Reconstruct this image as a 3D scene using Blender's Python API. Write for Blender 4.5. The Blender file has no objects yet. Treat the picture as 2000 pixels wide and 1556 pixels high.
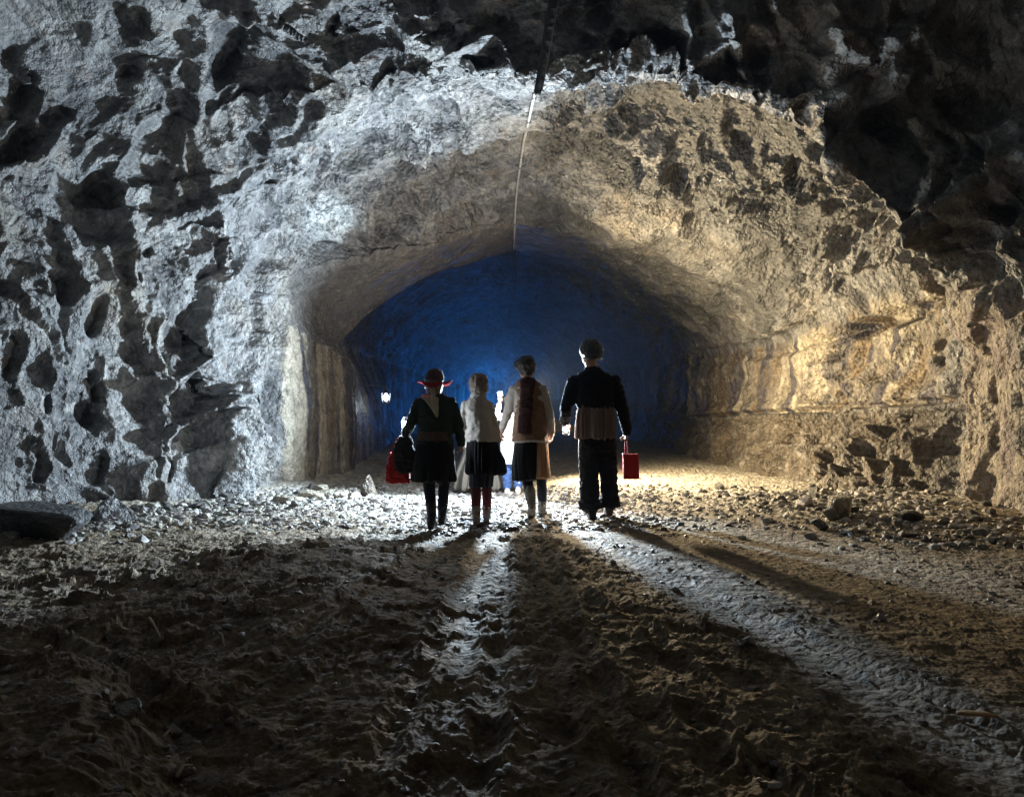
import bpy, bmesh, math, random
import numpy as np
from mathutils import Vector, Matrix

random.seed(7)
RNG = np.random.default_rng(11)
SC = bpy.context.scene
COL = SC.collection

# ------------------------------------------------------------------ camera
F, CX, HY, CAMZ = 1500.0, 1000.0, 795.0, 1.15      # photo focal length in px, centre, horizon, eye height
cam = bpy.data.cameras.new('camera')
cam.sensor_width = 36.0
cam.lens = 36.0 * F / 2000.0
cam.clip_start, cam.clip_end = 0.05, 300.0
cam_ob = bpy.data.objects.new('camera', cam)
COL.objects.link(cam_ob)
cam_ob.location = (0, 0, CAMZ)
cam_ob.rotation_euler = (math.radians(90.0) + math.atan((HY - 778.0) / F), 0, 0)
SC.camera = cam_ob

# ------------------------------------------------------------------ world, exposure
W = bpy.data.worlds.new('World')
SC.world = W
W.use_nodes = True
bg = W.node_tree.nodes['Background']
bg.inputs['Color'].default_value = (1.0, 0.66, 0.33, 1)
bg.inputs['Strength'].default_value = 0.019
SC.view_settings.view_transform = 'Standard'
SC.view_settings.look = 'None'
SC.view_settings.exposure = 0.28
SC.view_settings.gamma = 1.0
SC.cycles.use_denoising = True
SC.cycles.max_bounces = 6
SC.cycles.diffuse_bounces = 4
SC.cycles.volume_bounces = 0
SC.cycles.sample_clamp_indirect = 4.0
SC.cycles.caustics_reflective = False
SC.cycles.caustics_refractive = False

# ------------------------------------------------------------------ lamps carried by the group, and added fill lights
def spot(name, loc, aim, energy, color, angle, blend, radius=0.03):
    l = bpy.data.lights.new(name, 'SPOT')
    l.energy, l.color, l.spot_size, l.spot_blend = energy, color, math.radians(angle), blend
    l.shadow_soft_size = radius
    o = bpy.data.objects.new(name, l)
    COL.objects.link(o)
    o.location = loc
    d = Vector(aim) - Vector(loc)
    o.rotation_euler = d.to_track_quat('-Z', 'Y').to_euler()
    return o

def point(name, loc, energy, color, radius=0.03):
    l = bpy.data.lights.new(name, 'POINT')
    l.energy, l.color, l.shadow_soft_size = energy, color, radius
    o = bpy.data.objects.new(name, l)
    COL.objects.link(o)
    o.location = loc
    return o

COOL, WARM, BLUE = (0.66, 0.83, 1.0), (1.0, 0.79, 0.48), (0.0, 0.23, 1.0)
spot('cool_work_light', (0.05, 10.20, 1.33), (-2.75, 6.25, 2.40), 2450, COOL, 176, 0.45, 0.10)
spot('warm_work_light', (0.34, 12.8, 1.50), (6.0, 10.5, 1.7), 3500, WARM, 178, 1.0, 0.08)
point('child_fill', (-0.02, 10.0, 0.9), 85, (0.85, 0.92, 1.0))  # added fill for the child's front and nearby floor, no lamp stands here
spot('roof_fill_beam', (0.0, 10.40, 1.50), (0.6, 13.0, 5.2), 260, (1.0, 0.94, 0.86), 140, 0.7)  # added fill aimed up at the brow and roof, from no visible lamp
spot('torch_beam', (-0.62, 9.4, 1.45), (-2.80, 11.7, 3.95), 2600, (0.66, 0.85, 1.0), 15, 1.0, 0.02)
point('hand_lantern_glow', (-1.10, 7.58, 0.99), 70, (0.75, 0.87, 1.0))
point('hip_lantern_glow', (0.60, 8.28, 0.86), 40, (1.0, 0.86, 0.66))
point('far_blue_torch', (-1.0, 34.8, 1.3), 130, BLUE, 0.15)

# ------------------------------------------------------------------ small tools
def tag(o, label=None, cat=None, group=None, kind=None):
    if label: o['label'] = label
    if cat: o['category'] = cat
    if group: o['group'] = group
    if kind: o['kind'] = kind
    return o

def P(px, py, d):
    return ((px - CX) * d / F, d, CAMZ - (py - HY) * d / F)

def np_mesh(name, verts, faces, mat=None, parent=None, smooth=True):
    verts = np.asarray(verts, np.float32)
    faces = np.asarray(faces, np.int32)
    n = faces.shape[1]
    me = bpy.data.meshes.new(name)
    me.vertices.add(len(verts)); me.vertices.foreach_set('co', verts.ravel())
    me.loops.add(faces.size); me.loops.foreach_set('vertex_index', faces.ravel())
    me.polygons.add(len(faces))
    me.polygons.foreach_set('loop_start', np.arange(0, faces.size, n, dtype=np.int32))
    me.polygons.foreach_set('loop_total', np.full(len(faces), n, np.int32))
    me.polygons.foreach_set('use_smooth', np.full(len(faces), smooth, bool))
    me.update(calc_edges=True)
    if mat: me.materials.append(mat)
    o = bpy.data.objects.new(name, me)
    COL.objects.link(o)
    if parent: o.parent = parent
    return o

def set_color(me, name, rgb):
    a = me.color_attributes.new(name, 'FLOAT_COLOR', 'POINT')
    c = np.ones((len(rgb), 4), np.float32); c[:, :3] = rgb
    a.data.foreach_set('color', c.ravel())

# ------------------------------------------------------------------ numpy noise
PERM = RNG.permutation(256).astype(np.int32)
PERM = np.concatenate([PERM, PERM, PERM])
GR = RNG.normal(size=(256, 3)).astype(np.float32)
GR /= np.linalg.norm(GR, axis=1)[:, None]
def _h(ix, iy, iz):
    return PERM[PERM[PERM[ix & 255] + (iy & 255)] + (iz & 255)]
def perlin(p):
    p = np.asarray(p, np.float32)
    i = np.floor(p).astype(np.int32); f = p - i
    u = f * f * f * (f * (f * 6 - 15) + 10)
    out = 0
    for dx in (0, 1):
        wx = u[:, 0] if dx else 1 - u[:, 0]
        for dy in (0, 1):
            wy = u[:, 1] if dy else 1 - u[:, 1]
            for dz in (0, 1):
                wz = u[:, 2] if dz else 1 - u[:, 2]
                g = GR[_h(i[:, 0] + dx, i[:, 1] + dy, i[:, 2] + dz)]
                out = out + wx * wy * wz * (g[:, 0] * (f[:, 0] - dx) + g[:, 1] * (f[:, 1] - dy) + g[:, 2] * (f[:, 2] - dz))
    return out * 1.5
def fbm(p, n=4, gain=0.5, lac=2.03):
    a, s, o = 1.0, 0.0, 0.0
    q = np.array(p, np.float32)
    for k in range(n):
        o = o + a * perlin(q); s += a
        a *= gain; q = q * lac + 17.3
    return o / s
def ridged(p, n=4):
    a, s, o = 1.0, 0.0, 0.0
    q = np.array(p, np.float32)
    for k in range(n):
        o = o + a * (1 - np.abs(perlin(q)) * 1.6); s += a
        a *= 0.5; q = q * 2.1 + 9.1
    return o / s
JIT = RNG.random((256, 3)).astype(np.float32)
VAL = RNG.random((256, 4)).astype(np.float32)
def worley(p, jitter=0.9):
    """F1, F2, id of nearest cell, vector from its centre"""
    p = np.asarray(p, np.float32)
    n = len(p)
    F1 = np.full(n, 9.0, np.float32); F2 = np.full(n, 9.0, np.float32)
    ID = np.zeros(n, np.int32); V = np.zeros((n, 3), np.float32)
    i = np.floor(p).astype(np.int32); f = p - i
    for dx in (-1, 0, 1):
        for dy in (-1, 0, 1):
            for dz in (-1, 0, 1):
                h = _h(i[:, 0] + dx, i[:, 1] + dy, i[:, 2] + dz)
                c = 0.5 + (JIT[h] - 0.5) * jitter + np.array((dx, dy, dz), np.float32)
                v = f - c
                d = np.einsum('ij,ij->i', v, v)
                m = d < F1
                F2 = np.where(m, F1, np.minimum(F2, d))
                F1 = np.where(m, d, F1)
                ID[m] = h[m]; V[m] = v[m]
    return np.sqrt(F1), np.sqrt(F2), ID, V
def sstep(a, b, x):
    t = np.clip((x - a) / (b - a), 0, 1)
    return t * t * (3 - 2 * t)
def blocks(p, tilt=0.9, off=0.6):
    """broken-rock height: every Worley cell is a tilted flat facet at its own level"""
    f1, f2, ID, V = worley(p)
    g = GR[(ID * 7 + 3) & 255]
    h = (VAL[ID, 0] - 0.5) * 2 * off + np.einsum('ij,ij->i', V, g) * tilt
    return h, f2 - f1, VAL[ID, 1], VAL[ID, 2]

def scoops(p, k=0.5, tilt=0.72, off=0.42):
    """fractured rock: lower envelope of tilted shallow bowls, so flat scooped facets meet in sharp ridges"""
    p = np.asarray(p, np.float32); n = len(p)
    E1 = np.full(n, -9.0, np.float32); E2 = np.full(n, -9.0, np.float32); ID = np.zeros(n, np.int32)
    i = np.floor(p).astype(np.int32); f = p - i
    for dx in (-1, 0, 1):
        for dy in (-1, 0, 1):
            for dz in (-1, 0, 1):
                h = _h(i[:, 0] + dx, i[:, 1] + dy, i[:, 2] + dz)
                v = f - (0.5 + (JIT[h] - 0.5) * 0.95 + np.array((dx, dy, dz), np.float32))
                g = GR[(h * 7 + 3) & 255]
                e = (VAL[h, 0] - 0.5) * 2 * off + np.einsum('ij,ij->i', v, g) * tilt - k * np.einsum('ij,ij->i', v, v)
                m = e > E1
                E2 = np.where(m, E1, np.maximum(E2, e)); E1 = np.where(m, e, E1); ID[m] = h[m]
    return -E1 - 0.1, E1 - E2, VAL[ID, 1], VAL[ID, 2]

# ------------------------------------------------------------------ materials
def new_mat(name):
    m = bpy.data.materials.new(name); m.use_nodes = True
    return m, m.node_tree, m.node_tree.nodes['Principled BSDF']

def simple(name, col, rough=0.8, noise=0.25, scale=40.0, bump=0.0, metal=0.0, spec=0.4, sheen=0.0, stretch=None):
    m, nt, b = new_mat(name)
    N = nt.nodes; L = nt.links
    tc = N.new('ShaderNodeTexCoord'); mp = N.new('ShaderNodeMapping'); nz = N.new('ShaderNodeTexNoise')
    L.new(tc.outputs['Object'], mp.inputs['Vector']); L.new(mp.outputs[0], nz.inputs['Vector'])
    if stretch: mp.inputs['Scale'].default_value = stretch
    nz.inputs['Scale'].default_value = scale; nz.inputs['Detail'].default_value = 5
    mx = N.new('ShaderNodeMix'); mx.data_type = 'RGBA'
    c = Vector(col)
    mx.inputs['A'].default_value = (*(c * (1 - noise)), 1); mx.inputs['B'].default_value = (*(c * (1 + noise)), 1)
    L.new(nz.outputs['Fac'], mx.inputs['Factor']); L.new(mx.outputs['Result'], b.inputs['Base Color'])
    b.inputs['Roughness'].default_value = rough; b.inputs['Metallic'].default_value = metal
    b.inputs['Specular IOR Level'].default_value = spec
    if sheen:
        b.inputs['Sheen Weight'].default_value = sheen; b.inputs['Sheen Roughness'].default_value = 0.5
    if bump:
        bp = N.new('ShaderNodeBump'); bp.inputs['Strength'].default_value = bump; bp.inputs['Distance'].default_value = 0.01
        L.new(nz.outputs['Fac'], bp.inputs['Height']); L.new(bp.outputs[0], b.inputs['Normal'])
    return m

def emit(name, col, strength):
    m, nt, b = new_mat(name)
    b.inputs['Base Color'].default_value = (0.8, 0.8, 0.8, 1)
    b.inputs['Emission Color'].default_value = (*col, 1); b.inputs['Emission Strength'].default_value = strength
    return m

def rock_mat(name, rough=(0.42, 0.75), fine=1.0, attr='tint'):
    m, nt, b = new_mat(name)
    N = nt.nodes; L = nt.links
    at = N.new('ShaderNodeAttribute'); at.attribute_name = attr
    tc = N.new('ShaderNodeTexCoord')
    def noise(s, d=6, r=0.6, dist=0.0):
        n = N.new('ShaderNodeTexNoise'); n.inputs['Scale'].default_value = s; n.inputs['Detail'].default_value = d
        n.inputs['Roughness'].default_value = r; n.inputs['Distortion'].default_value = dist
        L.new(tc.outputs['Object'], n.inputs['Vector']); return n
    n1 = noise(7.0, 8, 0.65, 0.6); n2 = noise(38.0, 6, 0.7); n3 = noise(2.1, 3)
    vo = N.new('ShaderNodeTexVoronoi'); vo.inputs['Scale'].default_value = 16.0; L.new(tc.outputs['Object'], vo.inputs['Vector'])
    r1 = N.new('ShaderNodeMapRange'); r1.inputs['From Min'].default_value = 0.3; r1.inputs['From Max'].default_value = 0.7
    r1.inputs['To Min'].default_value = 0.4; r1.inputs['To Max'].default_value = 1.6
    L.new(n1.outputs['Fac'], r1.inputs['Value'])
    r2 = N.new('ShaderNodeMapRange'); r2.inputs['From Min'].default_value = 0.3; r2.inputs['From Max'].default_value = 0.7
    r2.inputs['To Min'].default_value = 0.75; r2.inputs['To Max'].default_value = 1.25
    L.new(n2.outputs['Fac'], r2.inputs['Value'])
    mu = N.new('ShaderNodeMath'); mu.operation = 'MULTIPLY'; L.new(r1.outputs[0], mu.inputs[0]); L.new(r2.outputs[0], mu.inputs[1])
    vm = N.new('ShaderNodeVectorMath'); vm.operation = 'SCALE'
    L.new(at.outputs['Color'], vm.inputs[0]); L.new(mu.outputs[0], vm.inputs['Scale'])
    L.new(vm.outputs[0], b.inputs['Base Color'])
    rr = N.new('ShaderNodeMapRange'); rr.inputs['From Min'].default_value = 0.35; rr.inputs['From Max'].default_value = 0.65
    rr.inputs['To Min'].default_value = rough[0]; rr.inputs['To Max'].default_value = rough[1]
    L.new(n3.outputs['Fac'], rr.inputs['Value']); L.new(rr.outputs[0], b.inputs['Roughness'])
    b.inputs['Specular IOR Level'].default_value = 0.5
    vo2 = N.new('ShaderNodeTexVoronoi'); vo2.inputs['Scale'].default_value = 47.0; L.new(tc.outputs['Object'], vo2.inputs['Vector'])
    ad = N.new('ShaderNodeMath'); ad.operation = 'MULTIPLY_ADD'
    L.new(n2.outputs['Fac'], ad.inputs[0]); ad.inputs[1].default_value = 0.30; 
    sc = N.new('ShaderNodeMath'); sc.operation = 'MULTIPLY'; sc.inputs[1].default_value = 0.35; L.new(n1.outputs['Fac'], sc.inputs[0]); L.new(sc.outputs[0], ad.inputs[2])
    ad1 = N.new('ShaderNodeMath'); ad1.operation = 'MULTIPLY_ADD'
    L.new(vo2.outputs['Distance'], ad1.inputs[0]); ad1.inputs[1].default_value = -0.22; L.new(ad.outputs[0], ad1.inputs[2])
    ad2 = N.new('ShaderNodeMath'); ad2.operation = 'MULTIPLY_ADD'
    L.new(vo.outputs['Distance'], ad2.inputs[0]); ad2.inputs[1].default_value = -0.55; L.new(ad1.outputs[0], ad2.inputs[2])
    bp = N.new('ShaderNodeBump'); bp.inputs['Strength'].default_value = 1.0 * fine; bp.inputs['Distance'].default_value = 0.065
    L.new(ad2.outputs[0], bp.inputs['Height']); L.new(bp.outputs[0], b.inputs['Normal'])
    return m
# ------------------------------------------------------------------ the tunnel: control rows from near to far, each 11 points left foot -> apex -> right foot
ROWS = []   # (points, subdivisions to the next row)
def M(*pts, y=0.0): return [(x, y, z) for x, z in pts]
ROWS.append((M((-6, -.3), (-6.2, 1.5), (-6, 3.2), (-4.6, 5.4), (-2, 6.6), (.5, 6.9), (3, 6.6), (5, 5.4), (6, 3.2), (6, 1.4), (5.6, -.3), y=-2.5), 14))
ROWS.append((M((-5.1, -.2), (-5.4, 1.4), (-5.4, 3.2), (-4.7, 5.2), (-2.2, 6.7), (.5, 6.9), (3, 6.7), (5.0, 5.5), (5.5, 3.2), (5.1, 1.4), (4.6, -.2), y=5.0), 70))
ROWS.append(([(-4.9, 6.9, -.15), (-5.05, 7.1, 1.1), P(-60, 410, 7.4), P(40, 90, 7.9), (-2.3, 7.9, 6.0), (.45, 7.7, 6.1), (2.7, 7.2, 6.0), (4.75, 6.9, 5.1), P(2040, 560, 6.5), P(2045, 800, 6.3), P(2030, 1085, 6.2)], 170))
ROWS.append(([P(190, 1020, 8.0), P(180, 800, 8.2), P(190, 500, 8.5), P(270, 310, 9.0), P(640, 190, 9.2), P(1055, 150, 8.3), P(1400, 182, 8.0), P(1640, 312, 7.9), P(1858, 560, 7.9), P(1962, 770, 7.9), P(1945, 1025, 7.9)], 150))
ROWS.append(([P(465, 992, 9.1), P(440, 800, 9.4), P(430, 560, 9.6), P(490, 410, 10.0), P(730, 310, 10.6), P(1040, 215, 9.6), P(1340, 235, 9.5), P(1590, 345, 9.3), P(1795, 540, 9.4), P(1835, 790, 9.3), P(1820, 1000, 9.1)], 130))
ROWS.append(([P(560, 962, 10.8), P(562, 800, 10.9), P(560, 620, 11.1), P(588, 515, 11.3), P(770, 450, 12.2), P(1016, 370, 12.4), P(1250, 370, 11.8), P(1480, 450, 11.5), P(1645, 610, 11.8), P(1680, 800, 11.6), P(1640, 965, 10.8)], 90))
ROWS.append(([P(578, 958, 11.3), P(578, 800, 11.3), P(575, 640, 11.4), P(598, 538, 11.6), P(820, 492, 13.0), P(1006, 440, 14.2), P(1250, 500, 14.2), P(1440, 590, 14.3), P(1508, 672, 14.4), P(1505, 808, 14.4), P(1470, 915, 14.4)], 170))
ROWS.append(([P(700, 922, 14.4), P(700, 800, 14.4), P(697, 712, 14.4), P(682, 655, 14.4), P(822, 548, 15.5), P(1003, 490, 18.0), P(1130, 535, 20), P(1280, 630, 20.5), P(1340, 698, 21), P(1332, 818, 21), P(1315, 880, 21)], 14))
ROWS.append(([(-3.0, 14.9, -.1), (-3.0, 14.9, 1.1), (-3.7, 14.9, 2.4), (-4.1, 14.9, 3.7), (-2.7, 16.0, 5.0), (0.1, 18.5, 5.9), (2.5, 20.5, 5.7), (4.9, 21.0, 4.3), (5.5, 21.4, 2.8), (5.1, 21.4, 0.9), (4.6, 21.4, -.1)], 70))
ROWS.append((M((-3.7, -.1), (-3.9, 1.2), (-4.0, 2.6), (-3.2, 4.2), (-1.7, 5.0), (.2, 5.3), (2.2, 5.0), (4.0, 3.8), (4.8, 2.5), (4.8, 1.0), (4.6, -.1), y=26.0), 30))
def tube_end(y, k, zc=1.6):
    p = ((-4.0, -.1), (-4.1, 1.2), (-4.1, 2.6), (-3.3, 4.1), (-1.8, 4.9), (0, 5.2), (2.0, 4.9), (3.7, 3.7), (4.5, 2.5), (4.5, 1.0), (4.3, -.1))
    return M(*[(-.3 + (x + .3) * k, zc + (z - zc) * k) for x, z in p], y=y)
for y_, k_, n_ in ((30.0, .93, 20), (32.0, .82, 18), (34.0, .62, 16), (35.2, .40, 12), (35.9, .18, 8), (36.1, .03, 0)): ROWS.append((tube_end(y_, k_), n_))

def catmull_rows(A, t):
    """A (n, m, 3); t in [0, n-1] -> (len(t), m, 3); half-way between straight and Catmull-Rom"""
    n = len(A); i = np.clip(np.floor(t).astype(int), 0, n - 2); f = (t - i)[:, None, None]
    p0, p1, p2, p3 = A[np.maximum(i - 1, 0)], A[i], A[i + 1], A[np.minimum(i + 2, n - 1)]
    cr = 0.5 * ((2 * p1) + (-p0 + p2) * f + (2 * p0 - 5 * p1 + 4 * p2 - p3) * f * f + (-p0 + 3 * p1 - 3 * p2 + p3) * f ** 3)
    return 0.25 * cr + 0.75 * (p1 + (p2 - p1) * f)
def catmull_cols(A, t, k=0.85, creases=(0, 2, 5, 8, 10)):
    """rounded between creases (the springings and the crown stay sharp)"""
    B = np.swapaxes(A, 0, 1); n = len(B)
    i = np.clip(np.floor(t).astype(int), 0, n - 2); f = (t - i)[:, None, None]
    lo = np.array([max(c for c in creases if c <= q) for q in i]); hi = np.array([min(c for c in creases if c > q) for q in i])
    p1, p2 = B[i], B[i + 1]
    p0 = np.where((i - 1 >= lo)[:, None, None], B[np.maximum(i - 1, 0)], 2 * p1 - p2)
    p3 = np.where((i + 2 <= hi)[:, None, None], B[np.minimum(i + 2, n - 1)], 2 * p2 - p1)
    cr = 0.5 * ((2 * p1) + (-p0 + p2) * f + (2 * p0 - 5 * p1 + 4 * p2 - p3) * f * f + (-p0 + 3 * p1 - 3 * p2 + p3) * f ** 3)
    return np.swapaxes(k * cr + (1 - k) * (p1 + (p2 - p1) * f), 0, 1)

ctrl = np.array([r[0] for r in ROWS], np.float64)
ctrl[:, [0, 10], 2] -= 0.12
tr = np.concatenate([np.linspace(i, i + 1, r[1], endpoint=False) for i, r in enumerate(ROWS[:-1])] + [[len(ROWS) - 1]])
NC_SEG = [62, 72, 72, 92, 110, 110, 92, 80, 72, 62]
tcol = np.concatenate([np.linspace(i, i + 1, c, endpoint=False) for i, c in enumerate(NC_SEG)] + [[10.0]])
G = catmull_cols(catmull_rows(ctrl, tr), tcol)
NR, NCOL = G.shape[:2]
TR, TC = np.meshgrid(tr, tcol, indexing='ij')
du = np.gradient(G, axis=1); dv = np.gradient(G, axis=0)
NRM = np.cross(du, dv); NRM /= np.linalg.norm(NRM, axis=2)[..., None] + 1e-9
# inward normal: toward the tunnel axis
axis_pt = np.stack([np.full_like(TR, 0.6), G[..., 1], np.full_like(TR, 1.6)], -1)
if np.mean(np.einsum('ijk,ijk->ij', NRM, axis_pt - G)) < 0: NRM = -NRM
BASE = G.reshape(-1, 3).astype(np.float32); NI = NRM.reshape(-1, 3).astype(np.float32)
t_r, t_c = TR.ravel().astype(np.float32), TC.ravel().astype(np.float32)
yy = np.maximum(BASE[:, 1], 0.5)
PX = CX + BASE[:, 0] / yy * F; PY = HY - (BASE[:, 2] - CAMZ) / yy * F

# roughness mask over the rock: 1 broken rock, 0 smooth drilled faces
rough = np.ones(len(BASE), np.float32)
ringL = sstep(5.75, 6.15, t_r) * (1 - sstep(8.5, 9.5, t_r)) * (1 - sstep(5.3, 6.2, t_c))
rough *= 1 - 0.86 * ringL
ringR = sstep(5.2, 6.1, t_r) * (1 - sstep(8.5, 9.5, t_r)) * sstep(4.6, 5.6, t_c)
rough *= 1 - 0.60 * ringR
rough *= 1 + 0.7 * sstep(3.2, 3.8, t_r) * (1 - sstep(5.2, 5.9, t_r)) * sstep(6.6, 7.2, t_c) * (1 - sstep(8.6, 9.0, t_c))
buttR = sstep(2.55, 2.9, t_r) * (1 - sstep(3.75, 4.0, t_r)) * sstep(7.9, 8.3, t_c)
rough *= 1 - 0.62 * buttR
crown = np.exp(-((t_c - 5.0) / 0.22) ** 2) * sstep(2.6, 3.2, t_r)
rough *= 1 - 0.5 * crown
bandL = sstep(3.6, 4.4, t_r) * (1 - sstep(5.6, 6.0, t_r)) * sstep(2.6, 3.2, t_c) * (1 - sstep(5.5, 6.4, t_c))
rough *= 1 + 0.15 * bandL
rough *= 1 - 0.24 * sstep(3.3, 2.7, t_c) * sstep(5.2, 4.6, t_r)
rough *= 1 - 0.8 * sstep(8.6, 9.2, t_r)

warp = np.stack([fbm(BASE * 0.9 + 3.1, 3), fbm(BASE * 0.9 + 31.7, 3), fbm(BASE * 0.9 + 77.7, 3)], -1)
Q = BASE + warp * 0.35
# bedding: rock splits along planes dipping to the right
A = np.array([[0.9, 0.15, 0.35], [-0.2, 1.0, 0.1], [-0.4, -0.1, 1.25]], np.float32)
Qa = Q @ A.T
b1, e1, v1, w1 = scoops(Qa * 0.72 + 5.0)
b2, e2, v2, w2 = scoops(Qa * np.array((2.0, 2.0, 1.0), np.float32) + 9.0 + warp * 0.2)
b3, e3, v3, w3 = scoops(Qa * np.array((4.9, 4.6, 2.5), np.float32) + 2.0 + warp * 0.3, 0.9, 0.7)
b4, e4, v4, w4 = scoops(Qa * 10.5 + 1.0 + warp * 0.5, 0.9, 0.8)
c2, ce2, _, _ = scoops(Qa * 2.6 + 29.0)
b5, e5, v5, _ = scoops(Qa * 24.0 + 3.0, 0.9, 0.8)
fb = fbm(Q * 3.3 + 8, 5, 0.55)
patch = sstep(-.25, .3, fbm(BASE * 0.9 + 210, 2))              # some areas broken small, others in big slabs
disp = 0.60 * b1 * rough + 0.46 * b2 * rough - 0.14 * c2 * rough + 0.27 * b3 * rough * (0.5 + 0.5 * patch) \
     + 0.060 * b4 * (0.15 + 0.85 * rough) * (0.45 + 0.55 * patch) + 0.015 * b5 * (0.3 + 0.7 * rough) + 0.03 * fb * (0.4 + 0.6 * rough)

# hollows and ridges that can be told apart on the rock (place, half size, turn, depth)
wob = (v3 - .5) * 0.45 + b3 * 0.5 + (v4 - .5) * .15 + fbm(BASE * 3.0 + 50, 2) * 0.3
def hollow(cx, cy, rx, ry, rot, depth, edge=0.3):
    global disp
    a = math.radians(rot); x = PX - cx; y = PY - cy
    u = (x * math.cos(a) + y * math.sin(a)) / rx; v = (-x * math.sin(a) + y * math.cos(a)) / ry
    r = np.sqrt(u * u + v * v) + wob * 0.7
    vis = (BASE[:, 1] > 5.5) & (BASE[:, 1] < 22)
    lx, ly = 978 - cx, 770 - cy; ll = math.hypot(lx, ly)
    ramp = np.clip(0.5 + 0.5 * (x * lx + y * ly) / ll / (0.5 * (rx + ry)), 0, 1.1)   # broken-out block: floor dips toward the lamp side, then a sheer face
    disp -= 0.62 * depth * (1 - sstep(1 - edge, 1.0, r)) * (0.12 + 0.88 * ramp) * vis
def ridge(pts, width, height):
    global disp
    best = np.full(len(BASE), 1e9, np.float32)
    for (x0, y0), (x1, y1) in zip(pts[:-1], pts[1:]):
        dx, dy = x1 - x0, y1 - y0
        t = np.clip(((PX - x0) * dx + (PY - y0) * dy) / (dx * dx + dy * dy), 0, 1)
        best = np.minimum(best, np.hypot(PX - x0 - t * dx, PY - y0 - t * dy))
    vis = (BASE[:, 1] > 5.5) & (BASE[:, 1] < 22)
    best = best + wob * width * 1.3
    disp += height * (1 - sstep(0.15, 1.0, best / width)) * vis
for h in [(392, 610, 52, 112, 14, .55), (398, 765, 46, 62, 20, .5), (487, 500, 36, 44, 0, .35), (207, 360, 46, 34, -8, .6), (207, 600, 30, 42, 0, .4),
          (120, 545, 55, 34, 20, .4), (207, 765, 28, 55, 0, .5), (118, 775, 20, 36, 0, .35), (335, 902, 28, 38, 0, .4), (30, 700, 26, 60, 10, .4),
          (30, 170, 75, 75, 0, .6), (40, 265, 60, 45, 0, .5), (438, 140, 36, 80, 8, .55), (835, 55, 48, 34, 0, .5), (905, 125, 44, 24, 20, .4),
          (250, 165, 30, 18, 0, .35), (545, 275, 40, 22, 0, .3), (640, 40, 16, 40, 0, .4), (500, 880, 26, 22, 0, .2), (480, 800, 22, 30, 0, .3),
          (80, 900, 40, 50, 0, .35), (215, 900, 20, 36, 0, .3), (300, 480, 18, 22, 0, .3), (700, 345, 60, 8, -22, .16), (800, 330, 60, 9, -22, .22),
          (1318, 348, 26, 60, -16, .42), (1546, 372, 30, 44, 12, .42), (1615, 908, 27, 44, 0, .6), (1772, 560, 62, 46, -10, .4), (1690, 655, 110, 28, 4, .22), (1600, 690, 30, 20, 0, .4), (1800, 690, 30, 40, 0, .4),
          (1235, 320, 16, 20, 0, .22), (1420, 300, 14, 40, -25, .2), (1290, 195, 60, 16, 8, .25), (1600, 450, 12, 40, -20, .2),
          (1570, 250, 70, 62, 10, .5), (1720, 235, 44, 36, 0, .4), (1890, 170, 70, 70, 0, .5), (1930, 380, 40, 60, 0, .45), (1300, 90, 90, 50, 0, .45),
          (1740, 880, 60, 26, -10, .2), (1560, 860, 30, 20, 0, .15), (1690, 930, 26, 22, 0, .3), (1460, 90, 50, 50, 0, .35)]:
    hollow(*h)
for r in [([(255, 430), (272, 560), (330, 700), (346, 830), (330, 1000)], 22, .16), ([(345, 750), (440, 690), (456, 560), (436, 480)], 14, .22),
          ([(345, 842), (420, 795), (470, 755)], 14, .22), ([(485, 980), (450, 840), (440, 775)], 20, .2), ([(560, 530), (535, 640), (508, 770), (450, 810)], 15, .24),
          ([(150, 430), (175, 560), (165, 700), (60, 560)], 20, .12), ([(20, 320), (90, 300), (160, 230)], 16, .22), ([(215, 410), (330, 430), (560, 340)], 22, .14),
          ([(600, 505), (665, 487), (800, 492)], 9, .1), ([(640, 430), (672, 487)], 7, .10),
          ([(1060, 160), (1250, 190), (1430, 190), (1640, 312), (1790, 440), (1856, 560)], 20, .2), ([(1790, 230), (1830, 300), (1800, 420), (1840, 470)], 26, .22),
          ([(1430, 30), (1450, 130), (1480, 200)], 18, .2), ([(1640, 60), (1720, 120), (1770, 60)], 26, .2), ([(1560, 790), (1700, 800), (1840, 785)], 12, .12),
          ([(1880, 600), (1900, 760), (1890, 960)], 18, .12), ([(1940, 640), (1985, 860), (1995, 1050)], 14, .1), ([(1350, 390), (1440, 470), (1550, 560)], 12, .10),
          ([(1640, 330), (1690, 420), (1640, 560)], 40, .12), ([(870, 110), (960, 60), (1020, 160)], 20, .2), ([(540, 200), (580, 230), (520, 300)], 16, .14)]:
    ridge(*r)
mid0 = perlin(BASE * 3.1 + 9)
# drill-hole grooves running along the smooth side walls, and upright splitting of the buttress
smoothwall = ((t_c < 2.25) & (t_r > 5.9)) | ((t_c > 7.9) & (t_r > 5.6))
upr = perlin(np.stack([BASE[:, 0] * 3.2, BASE[:, 1] * 3.2, BASE[:, 2] * 0.35], -1) + 4)
upr2 = perlin(np.stack([BASE[:, 0] * 9, BASE[:, 1] * 9, BASE[:, 2] * 0.8], -1) + 14)
disp += (0.05 * upr + 0.02 * upr2) * np.where(smoothwall | (buttR > 0.4), 1.0, 0.0)
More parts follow.
